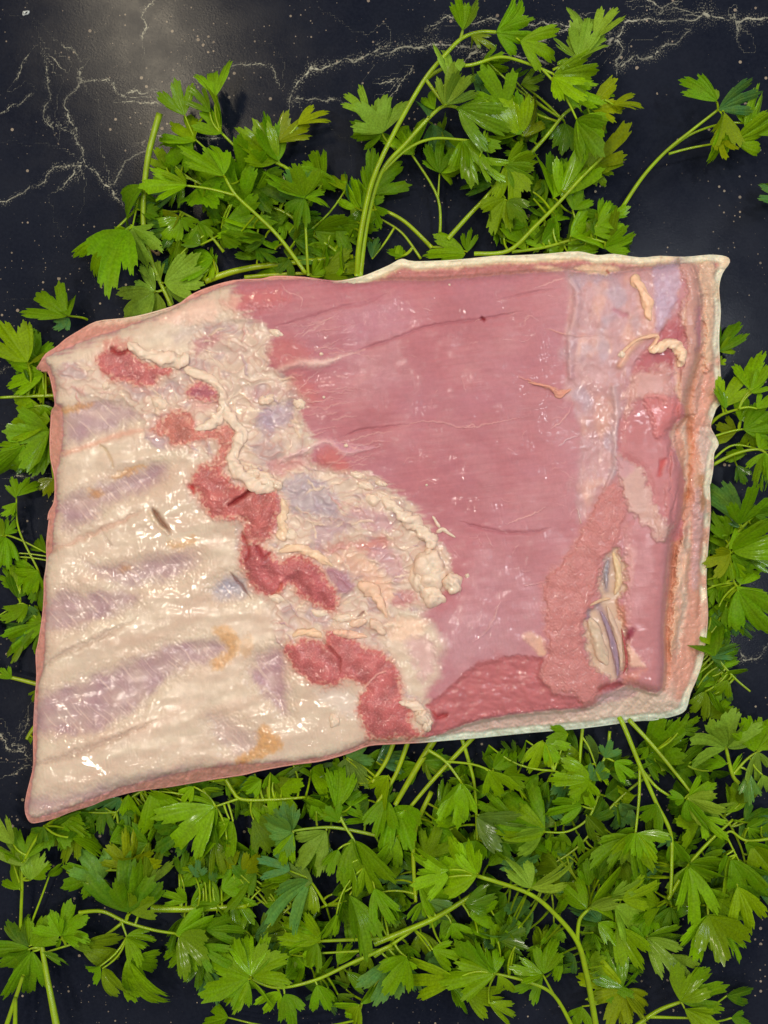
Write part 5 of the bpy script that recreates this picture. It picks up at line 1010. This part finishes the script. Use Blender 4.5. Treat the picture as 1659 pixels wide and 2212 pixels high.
# ---- bottom left (crop C)
Sprig('parsley sprig at the bottom left photo corner with thick stems running off the frame', 'C', (26, 14), [[(250, 1310), (225, 1180), (200, 1050), (175, 900)], [(20, 1300), (70, 1150), (100, 1060)], [(65, 1310), (68, 1150)]],
  [(125, 935, 55, 810, 'tri', 'd'), (130, 932, 205, 800, 'tri', 'm'), (130, 945, -15, 1050, 'fan', 'm', 15), (140, 955, 125, 1160, 'deep', 'm'), (120, 950, 30, 985, 'tri', 'd')], 'm', 17)
Sprig('pale-leaved parsley sprig below the meat bottom left corner', 'C', (8, 26), [[(85, 960), (95, 700), (105, 570), (190, 420)], [(130, 850), (180, 720), (212, 632)], [(95, 695), (60, 585)]],
  [(102, 590, -5, 365, 'tri', 'l', 0), (95, 575, 0, 495, 'deep', 'm'), (85, 690, -5, 600, 'tri', 'b'), (132, 650, 155, 525, 'fan', 'l'), (130, 640, 225, 560, 'tri', 'b'), (205, 632, 300, 595, 'tri', 'b'), (110, 560, 130, 440, 'deep', 'm'), (190, 425, 150, 500, 'tri', 'd'), (65, 590, 80, 520, 'tri', 'b')], 'b', 8)
Sprig('dark curled parsley sprig above the thick bottom left stems', 'C', (12, 16), [[(530, 830), (430, 900), (330, 920), (200, 960)]],
  [(265, 890, 300, 735, 'tri', 'm'), (262, 890, 205, 790, 'tri', 'm'), (270, 892, 380, 825, 'tri', 'm'), (180, 962, 320, 1000, 'narrow', 'd', 30), (300, 920, 420, 900, 'tri', 'd'), (350, 940, 530, 950, 'tri', 'd'), (260, 900, 215, 930, 'tri', 'm')], 'm', 7)
Sprig('parsley sprig with a yellow spread leaf below the left meat underside', 'C', (10, 16), [[(290, 610), (400, 680), (515, 737)], [(400, 640), (460, 610), (545, 612)]],
  [(430, 660, 360, 500, 'tri', 't'), (425, 625, 260, 700, 'tri', 'm'), (420, 640, 460, 700, 'fan', 'm'), (546, 602, 470, 490, 'tri', 'y'), (550, 600, 640, 395, 'tri', 'y'), (556, 602, 675, 465, 'tri', 'y'), (360, 660, 330, 740, 'tri', 'm')], 'm', 9)
Sprig('long dark parsley sprig with a drooping leaf over the bare bottom table', 'C', (18, 24), [[(340, 790), (440, 785), (540, 830), (660, 865), (755, 880)], [(520, 825), (545, 895)]],
  [(555, 790, 725, 500, 'narrow', 'd', 20), (550, 792, 530, 615, 'deep', 'd'), (562, 792, 705, 690, 'deep', 'm'), (755, 880, 1060, 845, 'tri', 'm'), (768, 888, 985, 1000, 'fan', 'm'), (775, 895, 835, 1050, 'narrow', 'b'), (542, 892, 665, 890, 'deep', 'b'), (542, 900, 630, 1000, 'tri', 'b'), (546, 985, 600, 1205, 'narrow', 'b', 20), (560, 1000, 680, 1060, 'tri', 'm'), (440, 1030, 540, 1160, 'tri', 'b'), (430, 1020, 360, 1060, 'tri', 'm')], 'm', 8)
Sprig('stout horizontal parsley stem with ruffled leaves under the left half of the meat', 'C', (9, 11), [[(650, 772), (800, 775), (930, 770), (1060, 762)]],
  [(940, 752, 815, 685, 'fan', 'm', 30), (800, 745, 705, 690, 'tri', 'b'), (820, 760, 920, 700, 'tri', 'm'), (1000, 720, 1100, 840, 'tri', 'm'), (950, 690, 1060, 640, 'tri', 'm'), (930, 790, 1000, 880, 'tri', 'd'), (840, 640, 860, 560, 'tri', 't'), (900, 650, 940, 600, 'tri', 't')], 'm', 16)
Sprig('parsley sprig tucked under the rib bottom edge, bluish leaves at its left', 'C', (6, 9), [[(640, 250), (560, 300), (500, 360)]],
  [(520, 300, 405, 400, 'tri', 't'), (550, 285, 560, 395, 'tri', 'b'), (450, 340, 420, 450, 'tri', 'd'), (600, 330, 640, 420, 'tri', 'd'), (400, 340, 300, 420, 'tri', 'd'), (380, 360, 250, 500, 'tri', 'd'), (330, 440, 260, 560, 'tri', 'd'), (480, 400, 520, 480, 'tri', 'd'), (220, 400, 330, 470, 'tri', 'm')], 'd', 6)
Sprig('bright glossy parsley sprig emerging beneath the meat left of centre', 'C', (14, 20), [[(970, 220), (1000, 270), (1040, 305), (1180, 305), (1310, 296)], [(1030, 300), (925, 335)]],
  [(760, 300, 640, 350, 'fan', 'b'), (650, 270, 750, 440, 'tri', 'b'), (922, 336, 735, 465, 'tri', 'b'), (915, 330, 820, 275, 'deep', 'b'), (985, 390, 805, 520, 'tri', 'b'), (930, 345, 880, 430, 'tri', 'm'), (830, 250, 780, 310, 'tri', 'b'), (1000, 400, 890, 560, 'tri', 'b'), (1120, 220, 1040, 270, 'fan', 'b'), (1160, 190, 1150, 300, 'narrow', 'm'), (870, 260, 940, 300, 'tri', 'm')], 'b', 9)
Sprig('parsley sprig with one shiny bluish leaf catching the light', 'C', (20, 30), [[(1610, 458), (1440, 426), (1330, 430), (1255, 440)]],
  [(1252, 440, 1205, 320, 'fan', 't', -15), (1250, 442, 1125, 395, 'fan', 't', -10), (1254, 446, 1190, 520, 'fan', 't', -5), (1400, 440, 1290, 560, 'tri', 'l'), (1260, 450, 1190, 580, 'narrow', 'b'), (1130, 330, 1060, 430, 'tri', 'm', None, 14)], 't', 8)  # the shiny leaf's bluish reflection is painted into its teal tint
Sprig('parsley sprig with a large drooping shiny leaf low in the pile left of centre', 'C', (18, 22), [[(1400, 760), (1350, 680), (1320, 640)]],
  [(1340, 662, 1110, 540, 'tri', 't', 10), (1330, 655, 1115, 740, 'tri', 't', -15), (1335, 672, 1285, 810, 'tri', 'b'), (1342, 668, 1200, 640, 'fan', 'm')], 'm', 7)
Sprig('parsley sprig with long hanging leaflets under the middle of the meat', 'C', (22, 28), [[(1440, 340), (1480, 420), (1515, 475), (1570, 590)]],
  [(1512, 472, 1490, 725, 'deep', 'm'), (1520, 480, 1560, 690, 'tri', 'm'), (1565, 590, 1665, 820, 'narrow', 'm'), (1480, 700, 1395, 925, 'narrow', 'b'), (1500, 715, 1600, 880, 'narrow', 'b'), (1450, 400, 1400, 330, 'tri', 'm'), (1440, 350, 1490, 150, 'narrow', 'm'), (1450, 520, 1400, 620, 'tri', 'm')], 'm', 7)
Sprig('star-shaped parsley sprig at the bottom of the pile, left of centre', 'C', (24, 30), [[(1680, 930), (1500, 1010), (1350, 1080), (1190, 1112), (1075, 1075)]],
  [(1070, 1068, 885, 1000, 'tri', 'b'), (1074, 1062, 1060, 900, 'deep', 'b'), (1080, 1062, 1210, 950, 'tri', 'b'), (1068, 1078, 950, 1140, 'tri', 'b'), (1078, 1080, 1115, 1225, 'tri', 'b'), (1085, 1072, 1225, 1030, 'deep', 'm'), (1060, 1075, 1000, 1190, 'tri', 'm'), (1200, 1130, 1135, 1235, 'tri', 'b'), (1220, 1140, 1290, 1255, 'tri', 'm'), (1360, 1100, 1420, 1200, 'tri', 'm')], 'b', 9)
Sprig('parsley sprig with three stems running right at the bottom of the pile', 'C', (20, 24), [[(1690, 900), (1540, 905), (1375, 912)], [(1690, 945), (1540, 955), (1360, 965)]],
  [(1372, 910, 1212, 845, 'tri', 'm'), (1365, 915, 1225, 975, 'tri', 'b'), (1375, 908, 1240, 800, 'tri', 'b'), (1362, 920, 1300, 1010, 'tri', 'm'), (1350, 880, 1300, 830, 'deep', 'm')], 'm', 10)
Sprig('parsley sprig curling at the bottom edge of the photo centre', 'C', (14, 22), [[(1690, 980), (1620, 1080), (1550, 1185), (1540, 1300)]],
  [(1545, 1185, 1410, 1245, 'tri', 'b'), (1540, 1190, 1480, 1290, 'tri', 'b'), (1550, 1180, 1640, 1100, 'tri', 'm'), (980, 1240, 850, 1280, 'tri', 'b', None, 8)], 'b', 8)
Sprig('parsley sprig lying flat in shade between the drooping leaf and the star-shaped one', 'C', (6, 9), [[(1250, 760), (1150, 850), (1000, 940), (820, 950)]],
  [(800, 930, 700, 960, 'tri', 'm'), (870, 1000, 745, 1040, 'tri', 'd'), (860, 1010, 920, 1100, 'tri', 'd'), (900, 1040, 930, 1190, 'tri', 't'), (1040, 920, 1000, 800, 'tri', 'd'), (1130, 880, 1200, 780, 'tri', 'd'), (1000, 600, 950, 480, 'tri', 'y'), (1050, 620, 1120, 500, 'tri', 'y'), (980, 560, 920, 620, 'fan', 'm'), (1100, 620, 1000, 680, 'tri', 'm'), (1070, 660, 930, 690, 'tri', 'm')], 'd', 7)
# ---- bottom right (crop E)
Sprig('parsley sprig with thick stem curving down to the photo bottom right of centre', 'E', (38, 60), [[(925, 1400), (905, 1280), (880, 1150), (840, 1012), (740, 890), (625, 802), (410, 730)], [(840, 1012), (850, 920), (890, 872)]],
  [(412, 728, 120, 745, 'tri', 'b'), (410, 722, 125, 680, 'narrow', 'b'), (412, 720, 340, 585, 'tri', 'b'), (640, 782, 580, 640, 'tri', 'l'), (642, 780, 860, 720, 'fan', 'l', 35), (892, 870, 1120, 745, 'fan', 'l', 30), (882, 872, 785, 775, 'tri', 'b'), (900, 862, 1215, 790, 'tri', 'b')], 'b', 13)
Sprig('parsley sprig with a long flat leaf near the bottom edge right of centre', 'E', (24, 28), [[(830, 1400), (740, 1242), (620, 1182), (490, 1150)], [(740, 1242), (692, 1152)]],
  [(492, 1150, 85, 1205, 'tri', 'b', 15), (490, 1142, 290, 1080, 'tri', 'm'), (692, 1152, 555, 1115, 'tri', 'b'), (698, 1150, 730, 1005, 'tri', 'b'), (370, 1232, 590, 1335, 'tri', 'b', None, 14), (300, 1205, 375, 1300, 'tri', 'm', None, 12), (480, 1150, 490, 1040, 'tri', 'm'), (500, 1160, 550, 1260, 'tri', 'm')], 'b', 9)
Sprig('bright parsley sprig in the bottom right photo corner', 'E', (22, 28), [[(1060, 1400), (1180, 1312), (1285, 1270)], [(1150, 1335), (1320, 1340)]],
  [(1285, 1270, 1490, 1180, 'tri', 'b'), (1282, 1268, 1370, 1110, 'tri', 'b'), (1300, 1300, 1470, 1360, 'tri', 'b'), (1480, 1245, 1600, 1220, 'tri', 'd', None, 10), (1500, 1340, 1590, 1360, 'tri', 'd', None, 10), (1320, 1335, 1420, 1400, 'tri', 'm')], 'b', 10)
Sprig('yellowish parsley sprig at the bottom edge between the two thick stems', 'E', (12, 16), [[(1150, 1400), (1080, 1280), (1040, 1215)]],
  [(1040, 1215, 845, 1170, 'tri', 'y'), (1042, 1210, 1105, 1115, 'tri', 'm'), (1045, 1220, 1160, 1310, 'fan', 'y'), (1040, 1225, 940, 1330, 'tri', 'y'), (1035, 1210, 930, 1090, 'tri', 'm'), (860, 1290, 830, 1380, 'tri', 'b'), (1030, 1240, 1040, 1370, 'fan', 'y')], 'y', 8)
Sprig('parsley sprig with a big pointed leaf over bare table at lower right', 'E', (24, 26), [[(1380, 700), (1395, 800), (1402, 900)]],
  [(1400, 898, 1335, 1110, 'tri', 'b'), (1404, 896, 1560, 1075, 'deep', 'b'), (1402, 900, 1480, 1140, 'tri', 'b'), (1390, 800, 1560, 940, 'tri', 'm')], 'b', 8)
Sprig('parsley sprig with one forking stem and crinkled leaf at right, mid-pile', 'E', (28, 32), [[(1230, 830), (1320, 682), (1420, 570), (1505, 492)]],
  [(1318, 682, 1480, 800, 'fan', 'b'), (1316, 690, 1345, 920, 'tri', 'b'), (1312, 690, 1270, 890, 'narrow', 'l'), (1322, 688, 1430, 900, 'tri', 'b'), (1325, 678, 1470, 700, 'tri', 'm')], 'b', 8)
Sprig('parsley sprig at the right photo edge with a drooping fringe of leaves', 'E', (26, 28), [[(1700, 565), (1570, 580), (1500, 540), (1470, 560)], [(1480, 560), (1540, 680)]],
  [(1500, 660, 1645, 920, 'tri', 'm'), (1490, 650, 1580, 950, 'tri', 'b'), (1590, 600, 1690, 730, 'tri', 'b'), (1560, 590, 1680, 640, 'tri', 'm'), (1540, 680, 1660, 830, 'tri', 'm'), (1470, 540, 1430, 650, 'narrow', 'm'), (1480, 640, 1440, 740, 'tri', 'm')], 'b', 7)
Sprig('ribbed pale parsley leaf low on the table at lower right', 'E', (12, 16), [[(1000, 950), (1080, 990), (1140, 1000)]],
  [(1140, 998, 1340, 1165, 'fan', 'l'), (1130, 1000, 1040, 1000, 'tri', 'm'), (1140, 990, 1300, 1040, 'tri', 'b'), (1010, 950, 1120, 1115, 'tri', 'b'), (930, 930, 1020, 1000, 'tri', 'b'), (1000, 860, 1120, 960, 'tri', 'l')], 'l', 6)
Sprig('parsley sprig with a stem dropping from beneath the meat right of centre', 'E', (22, 32), [[(1020, 50), (1045, 100), (1110, 260), (1180, 420), (1240, 545), (1245, 690), (1240, 810)], [(1108, 265), (1105, 400), (1090, 545)], [(1110, 265), (1180, 350), (1260, 400)]],
  [(1090, 545, 1070, 720, 'fan', 'b'), (1088, 548, 1015, 640, 'tri', 'b'), (1094, 548, 1185, 640, 'tri', 'b'), (1090, 550, 1150, 760, 'tri', 'm'), (1080, 560, 870, 640, 'narrow', 'm'), (1250, 580, 1300, 700, 'tri', 'm'), (1242, 560, 1200, 620, 'tri', 't'), (1180, 420, 1130, 520, 'tri', 'm')], 'b', 11)
Sprig('parsley sprig with a straight diagonal stem and a broad veined leaf at right', 'E', (20, 30), [[(1060, 60), (1180, 190), (1330, 375)]],
  [(1310, 395, 1530, 490, 'fan', 'l', 10), (1318, 392, 1440, 325, 'tri', 'b'), (1312, 398, 1470, 580, 'tri', 'b'), (1300, 400, 1220, 400, 'tri', 'm'), (1310, 405, 1340, 540, 'tri', 'm')], 'b', 10)
Sprig('dark broad parsley leaf spread flat in the pile right of centre', 'E', (20, 24), [[(935, 370), (890, 480), (800, 540), (700, 542)]],
  [(702, 540, 385, 420, 'tri', 'm', 10), (692, 532, 530, 615, 'tri', 'l'), (700, 535, 560, 390, 'deep', 'm'), (860, 430, 690, 470, 'tri', 'm'), (880, 470, 960, 560, 'tri', 'd'), (870, 420, 820, 330, 'tri', 'm')], 'm', 6)
Sprig('small parsley sprig hanging below the rind near the centre', 'E', (22, 26), [[(200, 190), (275, 240), (340, 325)], [(275, 240), (420, 260), (580, 340)]],
  [(340, 330, 262, 480, 'tri', 'b'), (344, 332, 340, 540, 'tri', 'b'), (348, 335, 415, 400, 'tri', 'b'), (460, 280, 530, 400, 'tri', 'b'), (520, 300, 640, 290, 'tri', 'm'), (480, 270, 560, 200, 'tri', 'm')], 'b', 8)
Sprig('bundle of pale thick parsley stems slanting down from beneath the meat centre', 'E', (18, 14), [[(250, 110), (150, 270), (60, 425)], [(400, 130), (230, 310), (100, 465)], [(215, 370), (140, 560), (148, 840)], [(60, 140), (20, 240), (-40, 330)], [(120, 140), (60, 300), (-20, 420)]],
  [(100, 450, 15, 715, 'tri', 'b'), (60, 430, 130, 550, 'tri', 'm'), (20, 400, -20, 560, 'tri', 'm'), (30, 300, -60, 420, 'tri', 'b'), (0, 800, 40, 960, 'tri', 'm')], 'y', 17)
Sprig('slender parsley stem dropping straight from the rind, leaf hidden in the pile', 'E', (18, 20), [[(345, 140), (375, 240), (400, 350), (412, 575)]],
  [(410, 480, 560, 560, 'tri', 't'), (450, 470, 560, 640, 'tri', 'd'), (410, 580, 370, 660, 'tri', 'm')], 'b', 9)
Sprig('short parsley stem fork just under the rind, right of the slender straight stem', 'E', (18, 20), [[(865, 80), (855, 180), (850, 270)], [(858, 130), (890, 180), (920, 260)]], [(900, 250, 860, 350, 'tri', 'm'), (850, 265, 800, 340, 'tri', 'm'), (920, 258, 980, 330, 'tri', 'b')], 'b', 8)
Sprig('ruffled parsley sprig directly below the rind, with a small blue-green leaf', 'E', (18, 24), [[(980, 110), (960, 220), (880, 320), (740, 280)]],
  [(690, 150, 650, 300, 'tri', 'b'), (700, 160, 770, 235, 'tri', 'b'), (900, 320, 730, 285, 'tri', 'b'), (890, 325, 810, 410, 'tri', 'b'), (900, 322, 950, 230, 'tri', 't'), (960, 225, 990, 145, 'tri', 't'), (860, 310, 880, 425, 'tri', 'b'), (800, 120, 700, 140, 'tri', 'm'), (1000, 240, 1090, 300, 'tri', 'm'), (460, 170, 470, 260, 'narrow', 'm'), (620, 150, 590, 260, 'narrow', 'm')], 'b', 7)
Sprig('parsley sprig with shiny folded leaf and stout stem at lower centre', 'E', (20, 26), [[(-30, 1020), (190, 930), (300, 870), (415, 795)], [(-30, 1075), (140, 960)]],
  [(185, 835, 300, 970, 'tri', 't', 15), (180, 842, 135, 940, 'tri', 'b'), (380, 905, 520, 865, 'tri', 'b'), (300, 935, 345, 1030, 'tri', 'b'), (160, 760, 310, 870, 'tri', 'b'), (360, 850, 480, 820, 'tri', 'm'), (40, 1090, 5, 1240, 'tri', 't'), (80, 1090, 130, 1170, 'tri', 'b'), (110, 1080, 30, 1160, 'tri', 'b'), (-20, 820, 40, 940, 'tri', 'm')], 'b', 13)
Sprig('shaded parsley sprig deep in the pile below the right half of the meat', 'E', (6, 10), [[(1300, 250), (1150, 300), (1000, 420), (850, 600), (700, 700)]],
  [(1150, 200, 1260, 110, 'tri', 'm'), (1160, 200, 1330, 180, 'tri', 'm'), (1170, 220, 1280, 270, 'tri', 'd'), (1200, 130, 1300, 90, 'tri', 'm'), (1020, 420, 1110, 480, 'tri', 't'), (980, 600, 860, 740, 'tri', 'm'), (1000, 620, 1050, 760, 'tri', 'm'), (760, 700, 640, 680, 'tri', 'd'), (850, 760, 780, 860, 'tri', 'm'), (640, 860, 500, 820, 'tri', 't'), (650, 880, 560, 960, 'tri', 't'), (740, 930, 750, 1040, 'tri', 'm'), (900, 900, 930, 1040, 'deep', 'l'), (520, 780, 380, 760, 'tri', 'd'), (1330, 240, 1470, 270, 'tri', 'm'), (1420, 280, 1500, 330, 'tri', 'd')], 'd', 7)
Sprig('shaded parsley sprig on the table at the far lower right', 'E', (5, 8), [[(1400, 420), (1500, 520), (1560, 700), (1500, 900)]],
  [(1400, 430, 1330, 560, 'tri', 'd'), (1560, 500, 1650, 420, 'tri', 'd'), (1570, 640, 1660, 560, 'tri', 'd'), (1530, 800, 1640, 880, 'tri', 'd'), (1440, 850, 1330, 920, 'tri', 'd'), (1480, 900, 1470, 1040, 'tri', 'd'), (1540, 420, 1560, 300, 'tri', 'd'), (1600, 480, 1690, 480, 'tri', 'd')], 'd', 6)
# low leaves that belong to the nearest sprig: the shaded underlayer of each cluster
def inpoly(x, y, P):
    c = False; n = len(P)
    for i in range(n):
        (x1, y1), (x2, y2) = P[i], P[i - 1]
        if (y1 > y) != (y2 > y) and x < (x2 - x1) * (y - y1) / (y2 - y1) + x1: c = not c
    return c
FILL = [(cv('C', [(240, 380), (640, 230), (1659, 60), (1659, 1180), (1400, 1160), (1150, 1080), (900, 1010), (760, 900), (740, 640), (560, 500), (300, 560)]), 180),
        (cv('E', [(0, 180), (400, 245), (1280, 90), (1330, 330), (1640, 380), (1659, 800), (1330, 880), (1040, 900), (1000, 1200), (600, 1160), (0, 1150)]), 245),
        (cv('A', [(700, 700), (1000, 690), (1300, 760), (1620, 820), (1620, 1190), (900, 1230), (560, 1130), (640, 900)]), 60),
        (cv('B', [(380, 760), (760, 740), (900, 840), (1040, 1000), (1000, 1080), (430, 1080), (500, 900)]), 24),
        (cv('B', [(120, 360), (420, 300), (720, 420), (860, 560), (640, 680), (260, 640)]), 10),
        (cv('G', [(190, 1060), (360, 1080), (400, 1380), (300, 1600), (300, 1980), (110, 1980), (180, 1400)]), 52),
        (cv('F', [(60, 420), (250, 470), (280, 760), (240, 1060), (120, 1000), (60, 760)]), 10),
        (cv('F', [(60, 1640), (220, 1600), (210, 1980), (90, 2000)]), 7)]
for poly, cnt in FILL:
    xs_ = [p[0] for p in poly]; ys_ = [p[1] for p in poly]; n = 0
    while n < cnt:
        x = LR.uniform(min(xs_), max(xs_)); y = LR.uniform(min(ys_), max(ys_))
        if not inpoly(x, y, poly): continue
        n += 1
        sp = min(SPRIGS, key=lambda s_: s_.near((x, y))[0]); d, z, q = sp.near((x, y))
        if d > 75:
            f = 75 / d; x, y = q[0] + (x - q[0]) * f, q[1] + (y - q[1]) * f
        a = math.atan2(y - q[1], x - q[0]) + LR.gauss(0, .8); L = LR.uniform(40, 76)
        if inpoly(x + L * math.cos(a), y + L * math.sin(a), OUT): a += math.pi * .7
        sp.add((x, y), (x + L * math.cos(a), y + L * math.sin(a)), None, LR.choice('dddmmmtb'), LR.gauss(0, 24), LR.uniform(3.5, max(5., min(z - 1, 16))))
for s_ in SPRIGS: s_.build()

# ------------------------------------------------------------------ crumbs on the table
def crumb(name, lab, crop, x, y, rx, ry, h, col, seed, rot=0.):
    (x, y), = cv(crop, [(x, y)]); r = random.Random(seed); V = []; N_ = 10
    o = at(x, y, 0)
    for j, (rr, zz) in enumerate(((1., 0.0), (.97, .55), (.6, 1.0))):
        for i in range(N_):
            a = 2 * math.pi * i / N_; q = rr * (1 + .22 * math.sin(i * 2.3 + seed) + .08 * math.sin(i * 5.1))
            lx, ly = rx * q * math.cos(a), ry * q * math.sin(a)
            V.append((lx * math.cos(rot) - ly * math.sin(rot), lx * math.sin(rot) + ly * math.cos(rot), zz * h - .0012))
    V.append((0, 0, h - .0012)); F = [(j * N_ + i, j * N_ + (i + 1) % N_, (j + 1) * N_ + (i + 1) % N_, (j + 1) * N_ + i) for j in range(2) for i in range(N_)]
    F += [(2 * N_ + i, 2 * N_ + (i + 1) % N_, 3 * N_, 3 * N_) for i in range(0)]
    m, nt, p = new_mat(name); tc = nd(nt, 'ShaderNodeTexCoord').outputs['Object']
    nz = nd(nt, 'ShaderNodeTexNoise', Scale=900.); nt.links.new(tc, nz.inputs['Vector'])
    nt.links.new(mix(nt, nz.outputs[0], tuple(v * .7 for v in col), col), p.inputs['Base Color']); p.inputs['Roughness'].default_value = .5
    ob = mesh_obj(name, np.array(V), F + [(2 * N_, 2 * N_ + 3, 2 * N_ + 6, 3 * N_)], m, None, False); ob.location = (o[0], o[1], 0)
    tag(ob, lab, 'crumb')
crumb('paper_flake', 'tiny white flake on the table in the upper left corner', 'A', 108, 52, .0022, .0014, .0007, (.62, .64, .62), 1, .5)
crumb('pebble_crumb', 'small orange-brown crumb among the upper left parsley leaves', 'A', 668, 1066, .0030, .0040, .0022, (.55, .33, .18), 3, .3)
